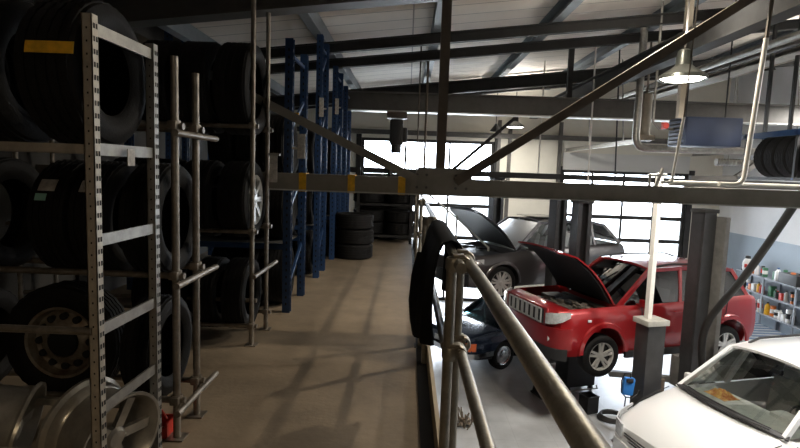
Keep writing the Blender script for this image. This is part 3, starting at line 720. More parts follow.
rows = [[(1.93,-.905,z),(2.10,-.85,z),(2.215,-.68,z),(2.235,0,z),(2.215,.68,z),(2.10,.85,z),(1.93,.905,z)] for z in (.745,.66,.55,.42)]
MB().sheet(rows, .03).build('bumper', 'red', su, 50)
for s in (-1,1): MB().beam((.90,s*.90,.27),(-.84,s*.90,.27),.05,.11).build('sill_cladding', 'black', su)
make_cutline(su, None, [[(.62,s*.885,1.03),(.60,s*.906,.8),(.58,s*.90,.45),(.50,s*.90,.33)] for s in (-1,1)] + [[(-.30,s*.885,1.06),(-.31,s*.906,.8),(-.33,s*.90,.40)] for s in (-1,1)] + [[(-1.2,s*.885,1.08),(-1.16,s*.906,.85),(-.98,s*.90,.62),(-.92,s*.90,.4)] for s in (-1,1)])
for s in (-1,1):
    for x in (-.12,-1.0): MB().path([(x+.09,s*.90,.93),(x+.08,s*.935,.935),(x-.08,s*.935,.94),(x-.09,s*.90,.94)], .012, 8).build('door_handle', 'red', su)
mirror(su, .62, .84, 1.10, 'red')
# bonnet up
hs = math.radians(44); hx, hz = 1.05, 1.065
def hoodpt(u, v, off=0.):
    L = 1.33*u; bulge = .09*math.sin(PI*min(1,u*1.0)) - .10*max(0,u-.8)/.2*u
    wv = .76 - .10*max(0,u-.55)/.45 - .06*max(0,u-.9)/.1
    z = .04*(1-v*v) + bulge + off
    return V((hx + L*math.cos(hs) - z*math.sin(hs)*1.0, v*wv, hz + L*math.sin(hs) + z*math.cos(hs)))
rows = [[hoodpt(i/10, q/6) for q in range(-6,7)] for i in range(11)]
hood = MB().sheet(rows[::-1], .025).build('bonnet', 'red', su, 50)
rows = [[hoodpt(.03+.94*i/10, .95*q/6, -.045) for q in range(-6,7)] for i in range(11)]
MB().sheet(rows[::-1], .012).build('bonnet_liner', 'black', hood, 50)
eg = MB(); eg.box((1.42,.05,.84),(.60,.62,.20),None,.04).box((1.35,-.48,.86),(.36,.30,.22),None,.03).box((1.45,.52,.84),(.30,.26,.24),None,.03).box((1.80,0,.90),(.10,1.2,.08),None,.02).box((1.10,.1,.93),(.10,1.3,.10),None,.02)
for k in range(26):
    x, y = random.uniform(1.12,1.82), random.uniform(-.66,.66); eg.box((x,y,random.uniform(.86,.95)),(random.uniform(.05,.16),random.uniform(.05,.16),random.uniform(.05,.12)),Matrix.Rotation(random.random(),3,'Z'),.012)
for k in range(7):
    x, y = random.uniform(1.1,1.7), random.uniform(-.5,.5); eg.path([(x,y,.88),(x+.1,y+.1,1.0),(x+.05,y+.28,.99),(x-.05,y+.36,.9)], .018, 8)
eg.build('engine', 'engine', su)
MB().box((1.36,.02,.975),(.36,.46,.05),None,.02).build('engine_cover', 'black', su)
MB().box((.68,0,.98),(.32,1.45,.16),None,.05).build('dashboard', 'black', su)
seats(su, (.0,-.95), .36, .58, 'black')
MB().lathe([(.17,-.012),(.185,0),(.17,.012),(.158,0)], (.38,.36,1.03), 'X', 24, True).build('steering_wheel', 'black', su)
MB().tube((-.3,0,.25),(.3,0,.25),.05,10).box((-1.3,0,.35),(.25,1.2,.15),None,.05).box((1.3,0,.36),(.3,1.2,.16),None,.05).build('underbody', 'black', su)

# --- graphite SUV, bonnet up, behind
cy_f = V((2.05,11.42)); cdir = V((-.90,-.436)).normalized(); ca = math.atan2(cdir.y, cdir.x); cl = V((-cdir.y,cdir.x)); ccen = cy_f - cdir*1.42 - cl*.80
cz = -1.14
cay = thing('graphite_car', 'dark grey off-road car with open bonnet on the far lift, beyond the red car', 'car', (ccen.x,ccen.y,cz), ca, local=True)
car_body(cay, [(2.33,.62,.42,.72,.58,None,.74),(2.28,.76,.34,.84,.68,None,.86),(2.12,.88,.28,.93,.76,None,.96),(1.95,.92,.26,.98,.80,None,1.02),(1.90,.93,.26,.985,.81,.98,.98),(1.885,.93,.26,.985,.81,.75,.68),(1.4,.945,.25,1.02,.82,.75,.68),(1.02,.95,.25,1.05,.84,.8,.72),(1.0,.95,.25,1.05,.84,1.06,1.08),(.75,.95,.25,1.07,.85,1.08,1.09),
    (.74,.95,.25,1.07,.85,.7,.5),(0,.955,.25,1.10,.86,.7,.48),(-1.0,.955,.26,1.13,.85,.7,.5),(-1.8,.95,.30,1.16,.83,.8,.7),(-2.0,.93,.34,1.16,.82,1.15,1.16),(-2.2,.90,.36,1.12,.78,None,1.15),(-2.36,.80,.42,.96,.68,None,.98)], 'grey', [(1.42,.38,.55),(-1.42,.38,.55)], .38)
greenhouse(cay, [(.98,.78,1.08,.22,.62,1.64),(-.25,.83,1.11,-.40,.65,1.68),(-1.25,.83,1.14,-1.25,.64,1.66),(-2.12,.78,1.17,-1.72,.60,1.57)], 'grey', 'carglass', crown=.05)
for ch in cay.children:
    if ch.name.startswith('windscreen'): ch.data.materials[0] = M['hazyglass']
MB().box((-.25,0,1.755),(.72,.82,.012),None,.005).build('sunroof', 'blackgloss', cay)
for s in (-1,1):
    for x in (1.42,-1.42):
        wheel(cay, (x,s*.80,.38), .38, .26, .26, s, 7)
        rows = [[(x+r*math.cos(a), s*yy, .38+r*math.sin(a)) for r, yy in ((.425,.94),(.43,.965),(.47,.962),(.49,.94))] for a in [PI*i/16 for i in range(17)]]
        MB().sheet(rows, .006).build('arch_flare', 'grey', cay, 50)
    rows = [[(2.30,s*.52,z),(2.24,s*.68,z),(2.10,s*.80,z+.03),(1.88,s*.89,z+.06)] for z in (.70,.78,.86)]
    MB().sheet(rows if s < 0 else rows[::-1], .02).build('headlight', 'lens', cay, 60)
mirror(cay, .72, .90, 1.14, 'grey')
rows = [[(2.2,-.84,z),(2.33,-.66,z),(2.36,0,z),(2.33,.66,z),(2.2,.84,z)] for z in (.60,.45,.32)]
MB().sheet(rows, .03).build('bumper', 'black', cay, 50)
hs2 = math.radians(42)
def hp2(u, v, off=0.):
    L = 1.25*u; z = .05*(1-v*v) + .06*math.sin(PI*u) + off; wv = .80 - .12*max(0,u-.5)/.5 - .10*max(0,u-.88)/.12
    return V((1.0 + L*math.cos(hs2) - z*math.sin(hs2), v*wv, 1.10 + L*math.sin(hs2) + z*math.cos(hs2)))
hood2 = MB().sheet([[hp2(i/10,q/6) for q in range(-6,7)] for i in range(10,-1,-1)], .025).build('bonnet', 'grey', cay, 50)
MB().sheet([[hp2(.04+.92*i/10,.94*q/6,-.045) for q in range(-6,7)] for i in range(10,-1,-1)], .012).build('bonnet_liner', 'black', hood2, 50)
eg = MB(); eg.box((1.45,0,.86),(.7,1.2,.2),None,.05)
for k in range(12): eg.box((random.uniform(1.1,1.85),random.uniform(-.65,.65),random.uniform(.9,.97)),(.14,.16,.1),None,.02)
eg.build('engine', 'black', cay)
MB().box((.66,0,1.02),(.3,1.5,.16),None,.05).build('dashboard', 'dash', cay); seats(cay, (-.1,-1.05), .38, .68)

# --- old navy coupe on the floor
ma = math.atan2(.56,.83); md_ = V((math.cos(ma),math.sin(ma))); ml = V((-md_.y,md_.x)); mw = V((2.06,10.8))
mcen = mw + md_*1.23 + ml*.72            # right-hand side wheel nearest us: local y = -.72
mc = thing('classic_car', 'old dark blue coupe with chrome trim, parked on the workshop floor behind the railing', 'car', (mcen.x,mcen.y,GZ), ma, local=True)
car_body(mc, [(2.2,.72,.36,.66,.68,None,.68),(2.12,.82,.28,.72,.74,None,.75),(1.6,.88,.22,.78,.78,None,.83),(.95,.89,.20,.82,.78,None,.88),(.75,.89,.20,.83,.78,.83,.86),(.74,.89,.20,.83,.78,.5,.4),(0,.89,.20,.83,.78,.5,.4),(-.85,.89,.20,.82,.78,.5,.45),(-.95,.89,.20,.82,.78,.82,.84),(-1.3,.885,.22,.81,.76,None,.85),(-1.9,.86,.27,.77,.74,None,.81),(-2.12,.82,.33,.74,.70,None,.77),(-2.19,.74,.38,.68,.64,None,.70)], 'navy', [(1.23,.31,.55),(-1.23,.31,.55)], .31, clear=.04)
greenhouse(mc, [(.80,.70,.86,.22,.54,1.18),(-.55,.72,.85,-.48,.55,1.19),(-1.22,.66,.85,-.62,.52,1.17)], 'chrome', 'tealglass', roofmat='navy', crown=.03)
for s in (-1,1):
    for x in (1.23,-1.23): wheel(mc, (x,s*.735,.31), .31, .19, .19, s, style='cap', rimm='chrome')
    rows = [[(-2.21,s*.50,z),(-2.205,s*.68,z),(-2.15,s*.80,z),(-2.03,s*.86,z)] for z in (.52,.60,.68)]
    MB().sheet(rows, .02).build('tail_light', 'amber' , mc, 60)
    MB().path([(1.9,s*.875,.60),(1.0,s*.90,.62),(0,s*.90,.62),(-.85,s*.90,.61)], .012, 8).build('side_trim', 'chrome', mc)
b = MB(); b.sheet([[(-1.58,-.885,z),(-2.05,-.885,z),(-2.23,-.78,z),(-2.28,0,z),(-2.23,.78,z),(-2.05,.885,z),(-1.58,.885,z)] for z in (.48,.44,.38)], .03)
b.build('rear_bumper', 'chrome', mc, 60)
b = MB(); b.sheet([[(1.7,-.89,z),(2.12,-.86,z),(2.27,0,z),(2.12,.86,z),(1.7,.89,z)] for z in (.46,.40,.34)], .03); b.build('front_bumper', 'chrome', mc, 60)
seats(mc, (-.2,), .34, .45, 'black'); MB().box((.62,0,.80),(.26,1.35,.14),None,.04).build('dashboard', 'black', mc)
MB().box((-2.215,0,.57),(.02,.50,.11),None,.004).build('number_plate', 'whitep', mc)

# --- white van close by
cw = V((4.0,7.38)); vdir = V((-.958,-.287)).normalized(); va = math.atan2(vdir.y, vdir.x); vl = V((-vdir.y,vdir.x))
vcen = cw - vdir*1.22 + vl*.76
vn = thing('white_van', 'white people carrier parked nearest the camera below the walkway', 'car', (vcen.x,vcen.y,GZ), va, local=True)
car_body(vn, [(2.34,.60,.40,.60,.52,None,.62),(2.30,.74,.32,.71,.64,None,.74),(2.16,.84,.27,.83,.72,None,.86),(1.88,.89,.24,.94,.78,None,.99),(1.58,.90,.22,1.03,.80,None,1.09),(1.30,.905,.21,1.09,.82,None,1.16),(1.12,.905,.21,1.10,.83,1.09,1.10),(1.11,.905,.21,1.10,.83,.7,.5),(.2,.91,.20,1.08,.84,.6,.45),(-1.0,.91,.20,1.08,.84,.6,.45),(-2.0,.90,.25,1.08,.83,.7,.6),(-2.1,.89,.27,1.08,.82,1.07,1.07),(-2.25,.84,.33,1.0,.76,None,1.0)], 'white', [(1.42,.33,.52),(-1.35,.33,.52)], .33)
greenhouse(vn, [(1.26,.78,1.13,.50,.64,1.69),(.34,.83,1.11,.10,.66,1.73),(-.80,.83,1.10,-.85,.67,1.74),(-2.15,.80,1.08,-1.95,.64,1.68)], 'white', 'carglass', crown=.06)
for s in (-1,1):
    for x in (1.42,-1.35): wheel(vn, (x,s*.78,.33), .33, .21, .21, s)
    MB().path([(.25,s*.60,1.76),(.05,s*.60,1.82),(-1.5,s*.60,1.82),(-1.75,s*.58,1.75)], .018, 10).build('roof_rail', 'black', vn)
    rows = [[(2.335,s*.54,z-.02),(2.30,s*.70,z),(2.165,s*.82,z+.03),(1.90,s*.892,z+.08)] for z in (.60,.67,.74,.80)]
    MB().sheet(rows if s < 0 else rows[::-1], .02).build('headlight', 'lens', vn, 60)
rows = [[(2.12,-.845,z),(2.31,-.70,z),(2.40,0,z),(2.31,.70,z),(2.12,.845,z)] for z in (.54,.48,.40,.30)]
MB().sheet(rows, .03).build('bumper', 'white', vn, 50)
b = MB()
for z in (.60,.64,.68): b.sheet([[(2.325,-.52,z),(2.37,0,z+.012),(2.325,.52,z)],[(2.32,-.52,z-.018),(2.365,0,z-.006),(2.32,.52,z-.018)]], .01)
b.build('grille', 'black', vn)
rows = [[(1.27+.17*(1-v*v)-.02, .84*v, 1.125+.045*(1-v*v)) for v in [q/8 for q in range(-8,9)]], [(1.18+.13*(1-v*v), .80*v, 1.14+.045*(1-v*v)) for v in [q/8 for q in range(-8,9)]]]
MB().sheet(rows[::-1], .02).build('cowl', 'black', vn, 60)
for y0, y1 in ((-.62,.06),(.0,.66)):
    b = MB(); b.path([(1.37-.10*abs(y0)+.02,y0,1.185),(1.40,(y0+y1)/2,1.195),(1.385-.10*abs(y1),y1,1.19)], .009, 8); b.path([(1.33-.1*abs(y0),y0+.03,1.20),(1.36,(y0+y1)/2,1.215),(1.35-.08*abs(y1),y1,1.205)], .006, 8)
    b.build('wiper', 'black', vn)
mirror(vn, .86, .86, 1.14, 'white')
MB().box((.92,0,1.03),(.62,1.5,.14),None,.05).box((.62,.38,1.08),(.25,.42,.14),None,.05).build('dashboard', 'dash', vn)
MB().lathe([(.17,-.012),(.185,0),(.17,.012),(.158,0)], (.42,.38,1.08), 'X', 24, True).build('steering_wheel', 'black', vn)
seats(vn, (-.05,-.95), .40, .62)
MB().span((-.62,-.8,.45),(-.58,.8,1.15)).build('rear_partition', 'black', vn)
MB().box((.50,0,1.60),(.05,.24,.07),None,.015).tube((.44,0,1.66),(.50,0,1.62),.01,6).build('rear_view_mirror', 'black', vn)
b = MB(); rows = []
for i in range(11):
    rows.append([(.86+.22*(i/10-.5)*1.2, -.42+.34*(j/10-.5), 1.10+.005+.07*max(0,1-((i-5)/5)**2)*max(0,1-((j-5)/5)**2)*(1+.5*math.sin(i*2.1+j*1.7))) for j in range(11)])
cl_w = b.sheet(rows[::-1], .004).build('dash_cloth', 'cloth')
cl_w.matrix_world = vn.matrix_basis.copy(); tag(cl_w, 'crumpled orange and yellow cloth on the dashboard of the white vehicle', 'cloth')
make_cutline(vn, None, [[(1.15,s*.875,1.07),(1.12,s*.912,.8),(1.10,s*.90,.42)] for s in (-1,1)] + [[(.0,s*.875,1.06),(.0,s*.915,.8),(.0,s*.90,.35)] for s in (-1,1)] + [[(2.10,-.76,.86),(1.8,-.81,.985),(1.35,-.845,1.10)], [(2.10,.76,.86),(1.8,.81,.985),(1.35,.845,1.10)]])

# ------------------------------------------------------------------ two-post lifts
def lift(label, pos, ang, h, m, facing, w=.34, base=GZ):
    r = thing('lift_column', label, 'lift', (pos[0],pos[1],GZ), ang, local=True, group='two-post car lift columns')
    b = MB(); b.box((0,0,h/2),(w*.92,.10,h)).box((-w/2+.02,facing*.09,h/2),(.04,.20,h)).box((w/2-.02,facing*.09,h/2),(.04,.20,h)).box((-w/2+.05,facing*.18,h/2),(.09,.03,h)).box((w/2-.05,facing*.18,h/2),(.09,.03,h))
    b.build('column', m, r)
    MB().box((0,facing*.08,.012),(.44,.34,.024)).build('base_plate', m, r)
    MB().box((0,facing*.07,h+.03),(w+.04,.28,.06),None,.01).build('cap', 'steel2', r)
    return r
lang = ja + PI/2 - PI/2
c1 = lift('tall dark lift column in front of the red car doors', (4.66,8.27), ja, 3.55, 'liftdark', -1, .25)
MB().box((-.175,.08,1.8),(.09,.26,3.4),None,.01).build('control_cover', 'liftgrey', c1)
# column facing the car: y local of car-left is toward camera; far one opposite
c2 = lift('tall dark lift column beyond the raised bonnet of the red car', (3.56,11.0), ja, 3.5, 'liftdark', 1)
for c, (px_, py_), s in ((c1,(4.66,8.27),1),(c2,(3.56,11.0),-1)):
    carr = MB(); zc = .95
    carr.box((0,-s*.26,zc),(.26,.18,.5),None,.02).build('carriage', 'liftgrey', c)
    for dx in (-1,1):
        arm = MB(); arm.beam((dx*.08,-s*.34,zc-.18),(dx*.95,-s*.80,zc-.18),.10,.09).lathe([(0,.08),(.06,.08),(.06,-.04),(0,-.04)], (dx*.95,-s*.80,zc-.06), 'Z', 16)
        arm.build('arm', 'liftgrey', c)
c3 = lift('dark lift column before the bright door, beyond the open grey bonnet', (2.45,14.9), ca, 3.9, 'liftdark', 1)
c4 = lift('dark lift column beside the glazed door, just this side of the dark grey car', (3.20,11.46), ca, 3.6, 'liftdark', 1, .30)
# near light column
lc = thing('lift_post', 'slim pale mast rising out of a grey box column before the red car', 'lift', (3.66,7.72,GZ), va, local=True)
hB = 1.93
b = MB(); b.box((0,0,hB/2),(.31,.27,hB),None,.015).build('column', 'liftdark', lc)
MB().box((0,0,hB+.035),(.38,.33,.08),None,.01).build('cap', 'lightgrey', lc)
MB().box((-.165,-.0,hB/2-.1),(.03,.16,hB-.35)).build('side_rail', 'lightgrey', lc)
MB().box((.05,0,hB+1.1),(.062,.06,2.2)).box((.092,0,hB+1.1),(.012,.08,2.2)).build('mast', 'whitepaint', lc)
MB().box((-.22,.02,.95),(.08,.14,.28),None,.01).build('latch_box', 'brownsteel', lc)
MB().box((0,0,.01),(.6,.6,.02)).build('base_plate', 'liftgrey', lc)
# blue control with cable hanging from it
q = at(628,386,7.6)
bu = thing('control_pendant', 'bright blue hand control with black cable hung beside the grey lift column', 'control', (q.x,q.y,q.z-.14))
MB().box(q, (.16,.09,.26), Matrix.Rotation(.1,3,'Y'), .025).build('housing', 'toyblue', bu)
MB().box(q+V((0,-.045,.10)),(.10,.05,.06),None,.015).build('cap', 'black', bu)
MB().path([q+V((.03,0,.11)),q+V((.02,0,.19)),q+V((-.06,0,.19)),q+V((-.10,0,.08)),q+V((-.09,0,-.1)),q+V((-.02,0,-.17)),q+V((.08,0,-.18)),q+V((.16,.02,-.12)),q+V((.22,.05,.0))], .010, 8).path([q+V((-.02,0,-.17)),q+V((-.04,0,-.5)),q+V((-.05,0,-.9)),q+V((-.05,.0,GZ-q.z+.02))], .010, 8).build('cable', 'black', bu)

# jack stands below the red car
def stand(p, label):
    r = thing('support_stand', label, 'stand', (p[0],p[1],GZ), local=True, group='black support stands', rz=ja)
    MB().box((0,0,.015),(.42,.36,.03)).prism([(-.20,-.15,.03),(.20,-.15,.03),(.09,-.15,.42),(-.09,-.15,.42)], (0,.02,0)).prism([(-.20,.13,.03),(.20,.13,.03),(.09,.13,.42),(-.09,.13,.42)], (0,.02,0)).box((0,0,.22),(.14,.26,.40)).build('base', 'black', r)
    MB().tube((0,0,.40),(0,0,.86),.04,14).build('ram', 'steel', r); MB().box((0,0,.90),(.16,.16,.08),None,.015).build('saddle', 'black', r)
    return r
p = at(545,402,9.55); stand((p.x,p.y), 'black support stand on the floor under the red car nose')
p = at(575,372,9.9)
cr = thing('tool_trolley', 'black boxy trolley beneath the front of the red car', 'trolley', (p.x,p.y,GZ), ja, local=True)
MB().box((0,0,.42),(.62,.40,.62),None,.02).build('body', 'black', cr); MB().path([(-.33,.22,.12),(-.36,.22,.06),(.36,.22,.06),(.33,.22,.12)], .015, 8).build('tube_frame', 'lightgrey', cr)
for sx in (-1,1):
    for sy in (-1,1): MB().lathe([(0,-.02),(.05,-.02),(.05,.02),(0,.02)], (sx*.25,sy*.15,.05), 'Y', 14).box((sx*.25,sy*.15,.095),(.05,.05,.03)).build('caster', 'steel2', cr)
p = at(588,411,8.9)
bk = thing('waste_bin', 'small black open bin on the workshop floor before the white vehicle', 'bin', (p.x,p.y,GZ), .4, local=True)
b = MB(); b.prism([(-.11,-.10,0),(.11,-.10,0),(.11,.10,0),(-.11,.10,0)],(0,0,.012))
for a, c in (((-.12,-.11),(.12,-.10)),((-.12,.10),(.12,.11)),((-.12,-.11),(-.11,.11)),((.11,-.11),(.12,.11))): b.span((a[0],a[1],.012),(c[0],c[1],.30))
b.build('bin_body', 'black', bk); MB().path([(-.12,-.115,.30),(.12,-.115,.30),(.12,.115,.30),(-.12,.115,.30),(-.12,-.115,.30)], .01, 6).build('rim', 'black', bk)
pts = []
for k in range(60):
    a = k*.42; pts.append(V((p.x+.32+.25*math.cos(a)*(1-.004*k), p.y-.28+.2*math.sin(a), GZ+.025+.0011*k)))
solo(MB().path(pts, .02, 8), 'coiled_hose', 'rubber', 'coiled dark hose lying on the floor by the white front wing', 'hose', loc=(p.x+.32,p.y-.28,GZ))
# scrap heap near the post
p = at(463,440,8.2); b = MB()
for k in range(26):
    a = random.random()*6.28; r_ = random.random()*.16; z = GZ + .03 + random.random()*.16
    if k % 2: b.box((p.x+r_*math.cos(a),p.y+r_*math.sin(a),GZ+.05+.12*(1-r_/.16)*random.random()),(.12,.05,.05),Euler((random.random(),random.random(),random.random()*3)).to_matrix(),.008)
    else: b.tube((p.x+r_*math.cos(a),p.y+r_*math.sin(a),GZ+.01),(p.x+r_*1.4*math.cos(a+.4),p.y+r_*1.4*math.sin(a+.4),z+.14),.012,6)
solo(b, 'scrap_heap', 'rimdirty', 'small heap of metal scraps on the floor under the railing', 'scrap', loc=(p.x,p.y,GZ), kind='stuff')

# ------------------------------------------------------------------ pipes and services
def pipe(name, pts, r, m, label, cat='pipe', group=None, seg=12): return solo(MB().path(pts, r, seg), name, m, label, cat, group, loc=pts[0])
def bend(a, b, c, r=.25, n=6):
    a, b, c = V(a), V(b), V(c); p0 = b + (a-b).normalized()*r; p1 = b + (c-b).normalized()*r
    return [a] + [p0*(1-t)**2 + b*2*t*(1-t) + p1*t*t for t in [k/n for k in range(n+1)]] + [c]
pv = at(636,135,9.6)
pipe('metal_pipe', bend((pv.x,9.6,zroof(pv.x)+.01),(pv.x,9.6,2.13),(RX,9.6,2.13),.22), .065, 'galv', 'galvanised pipe that drops from the roof and bends along beneath the blue heater')
p = at(650,60,9.9); solo(MB().tube((p.x,9.9,2.35),(p.x,9.9,3.12),.10,20).tube((p.x,9.9,3.1),(p.x,9.9,zroof(p.x)+.01),.02,8).box((p.x,9.9,2.33),(.30,.26,.10),None,.02), 'flue_pipe', 'beige', 'short thick beige flue pipe hanging beside the galvanised pipe', 'pipe', loc=(p.x,9.9,2.33))
p = at(685,60,7.6); solo(MB().beam((p.x,7.6,2.45),(p.x,7.6,zroof(p.x)+.01),.085,.085), 'square_duct', 'beige', 'beige square post hanging from the roof behind the glowing lamp', 'post', loc=(p.x,7.6,2.45))
h = at(704,133,8.4)
ht = thing('unit_heater', 'dark blue box heater hanging under the roof pipes', 'heater', (h.x,8.4,h.z-.25))
MB().box((h.x,8.4,h.z),(.84,.55,.43),None,.02).build('casing', 'heater', ht)
b = MB()
for k in range(7): b.box((h.x-.425,8.4,h.z-.18+.06*k),(.02,.42,.012),Matrix.Rotation(.5,3,'Y'))
b.build('louvre', 'steel2', ht)
for dx in (-.3,.3): MB().tube((h.x+dx,8.4,h.z+.22),(h.x+dx,8.4,zroof(h.x+dx)+.01),.012,8).build('hanger', 'black', ht)
MB().path([(h.x-.42,8.5,h.z+.05),(h.x-.65,8.5,h.z+.05),(h.x-.75,8.5,h.z+.15),(h.x-.75,8.5,zroof(h.x)-.15)], .02, 8).build('gas_pipe', 'galv', ht)
solo(MB().tube((h.x-.62,8.42,h.z+.04),(h.x-.62,8.42,h.z+.14),.035,12).tube((h.x-.62,8.38,h.z+.09),(h.x-.62,8.34,h.z+.09),.05,12), 'valve', 'redplastic', 'small red valve on the thin gas pipe by the heater', 'valve', loc=(h.x-.62,8.42,h.z+.04))
# white air pipes on the truss
aw = thing('air_pipe', 'white painted air pipes lying on the truss bottom beam', 'pipe', (3.2,5.16,1.53))
MB().tube((2.50,5.16,1.565),(RX,5.16,1.565),.027,12).build('pipe_run', 'whitepaint', aw)
MB().path(bend((2.95,5.10,1.57),(3.17,5.10,1.57),(3.25,5.10,2.92),.10), .022, 12).build('riser', 'whitepaint', aw)
MB().path(bend((2.40,5.10,1.57),(2.50,5.10,1.57),(2.56,5.10,2.18),.04), .014, 10).build('riser', 'whitepaint', aw)
MB().tube((2.36,5.12,1.53),(2.42,5.12,1.70),.016,8).tube((2.28,5.12,1.63),(2.46,5.12,1.64),.014,8).tube((2.30,5.12,1.53),(2.30,5.12,1.64),.014,8).build('tap', 'whitepaint', aw)
MB().tube((3.25,5.10,2.90),(3.30,5.10,3.95),.018,8).tube((2.56,5.1,2.16),(2.62,5.1,3.9),.007,6).build('drop_pipe', 'brownsteel', aw)
# exhaust hose: from roof to the dark column
pts = [at(800,196,6.9),at(780,226,7.1),at(760,255,7.3),at(740,282,7.5),at(722,303,7.7),at(708,322,7.85),at(702,342,7.9),at(702,372,7.95)]
pts = [at(822,160,6.7),at(812,178,6.8)] + pts
def smooth(pts, n=4):
    out = []
    for i in range(len(pts)-1):
        p0, p1, p2, p3 = pts[max(i-1,0)], pts[i], pts[i+1], pts[min(i+2,len(pts)-1)]
        for k in range(n):
            t = k/n; out.append(.5*((2*p1)+(p2-p0)*t+(2*p0-5*p1+4*p2-p3)*t*t+(3*p1-p0-3*p2+p3)*t**3))
    return out + [pts[-1]]
pipe('exhaust_hose', smooth([V((5.55,6.65,zroof(5.5)+.01)), V((5.5,6.65,3.0))] + pts), .052, 'rubber', 'thick dark exhaust hose slanting down to the lift column behind the white vehicle', 'hose', seg=14)
# long roof services (run away from us)
for x, z, r, m, lab in ((4.75,3.42,.05,'galv','galvanised pipe running lengthwise under the roof, nearest the ridge lamps'),(5.35,3.55,.035,'steel','thin dark pipe running lengthwise under the roof'),(6.5,3.75,.07,'beige','fat beige pipe running lengthwise under the roof')):
    pipe('roof_pipe', [(x,BY+.1,z),(x,6,z),(x,DY-.1,z)], r, m, lab, group='pipes under the roof')
b = MB(); b.ibeam((3.72,BY+.1,3.42),(3.72,DY-.1,3.42),.22,.30,.025); solo(b, 'crane_rail', 'steel2', 'dark steel rail running lengthwise under the roof above the lamp', 'beam', loc=(3.72,BY+.1,3.42))
b = MB(); b.channel((5.9,BY+.1,3.6),(5.9,DY-.1,3.6),.30,.08,.012); solo(b, 'cable_tray', 'lightgrey', 'grey cable tray running lengthwise under the roof', 'cable tray', loc=(5.9,BY+.1,3.6))
# door tracks
for x, lab in ((D2[0]+.02,'galvanised door track beside the cream wall panel'),(D2[1]-.03,'galvanised door track beside the white wall')):
    tk = thing('door_track', lab, 'door track', (x,13.5,2.35), group='overhead door tracks')
    MB().channel((x,11.2,2.36),(x,DY-.15,2.36),.05,.10,.01).build('rail', 'galv', tk)
    for y in (12.0,14.2): MB().tube((x,y,2.40),(x-.15,y,zroof(x)-.3),.015,8).build('strut', 'galv', tk)
# hanging cords
for px_, y0, y1, d, m, lab in ((591,118,180,11.0,'whitepaint','white pull cord hanging before the far glazed door'),(541,128,176,13.0,'whitepaint','white pull cord hanging before the cream wall panel'),(618,70,180,11.8,'black','black cable hanging before the far glazed door')):
    p0, p1 = at(px_,y0,d), at(px_-3,y1,d)
    solo(MB().tube(p1,(p0.x,d,zroof(p0.x)+.01),.017,6).tube(p1-V((0,0,.06)),p1+V((0,0,.02)),.022,8), 'hanging_cable', m, lab, 'cord', 'cords hanging from the roof', loc=p1)
# flexible duct and bracket on the right
b = MB(); prof = []
for k in range(41): prof.append((.075 if k % 2 else .095, .035*k))
b.lathe(prof, at(716,162,13.5), 'X', 16)
for dx in (.3,1.1): b.tube(at(716,162,13.5)+V((dx,0,.06)), (at(716,162,13.5).x+dx,13.5,zroof(at(716,162,13.5).x+dx)+.01), .01, 6)
solo(b, 'flexible_duct', 'galv', 'ribbed silver flexible duct under the roof by the white wall', 'duct', loc=at(716,162,13.5))
solo(MB().beam(at(735,178,11.5),at(762,160,11.5),.10,.10).beam(at(690,178,11.5),at(736,178,11.5),.10,.10).beam(at(762,161,11.5),(at(762,160,11.5).x,11.5,zroof(at(762,160,11.5).x)+.01),.06,.06), 'extraction_arm', 'steel', 'grey bent extraction arm below the ribbed silver duct', 'arm', loc=at(735,178,11.5))
# hanging tyre rack on the right
hr = thing('hanging_rack', 'dark suspended tyre rack with blue beams under the roof by the white wall', 'rack', (5.65,7.4,1.6))
for x in (5.28,6.02):
    for y in (8.5,7.4,6.2): MB().beam((x,y,1.66),(x,y,2.30),.04,.04).build('post', 'black', hr); MB().beam((x+(.26 if x < 5.6 else -.1),y,2.28),(x+(.26 if x < 5.6 else -.1),y,zroof(x+.1)+.01),.045,.045).build('hanger', 'black', hr)
    MB().span((x-.03,6.1,2.26),(x+.03,8.6,2.34)).build('beam', 'rackblue', hr)
    MB().span((x-.025,6.1,1.64),(x+.025,8.6,1.68)).build('beam', 'black', hr)
for y in (8.5,7.4,6.2): MB().span((5.25,y-.025,2.27),(6.05,y+.025,2.33)).span((5.25,y-.02,1.645),(6.05,y+.02,1.675)).build('crossbar', 'rackblue', hr)
for k in range(9): tyre(TY_CAR, (5.65,8.30-.235*k - (.06 if k > 3 else 0),1.68+.315), 'black tyre in the suspended rack, %s counting from the far end' % ORD[k], axis='Y', group='tyres in the suspended rack')

# ------------------------------------------------------------------ shelves along the right wall
sx0, sx1 = 9.12, 9.56
sh = thing('wall_shelf', 'blue-grey metal shelving full of bottles along the right-hand wall', 'shelf', (9.3,12.8,GZ))
levels = (-.80, -1.24, -1.72)
ys = [14.6, 13.45, 12.3, 11.15]
for y in ys:
    for x in (sx0, sx1): MB().span((x-.02,y-.02,GZ),(x+.02,y+.02,levels[0])).build('post', 'shelfm', sh)
for z in levels: MB().span((sx0-.02,ys[-1],z-.03),(sx1+.02,ys[0],z)).build('shelf_board', 'shelfm', sh)
MB().span((sx1+.012,ys[-1],levels[2]),(sx1+.02,ys[0],levels[0])).build('back_panel', 'shelfm', sh)
def bottle(h, r, neck=True):
    return [(0,0),(r,0),(r,h*.68),(r*.55,h*.82),(r*.32,h*.86),(r*.32,h*.94),(0,h*.94)] if neck else [(0,0),(r,0),(r,h*.96),(r*.9,h),(0,h)]
cols = ['whitep','white','black','bluecan','redplastic','whitep','orangecan','black','greenp','lightgrey','yellow','whitep']
cname = dict(whitep='white',white='white',black='black',bluecan='blue',redplastic='red',orangecan='orange',greenp='green',lightgrey='grey',yellow='yellow')
lvn = ('top','middle','lower')
kinds = {}
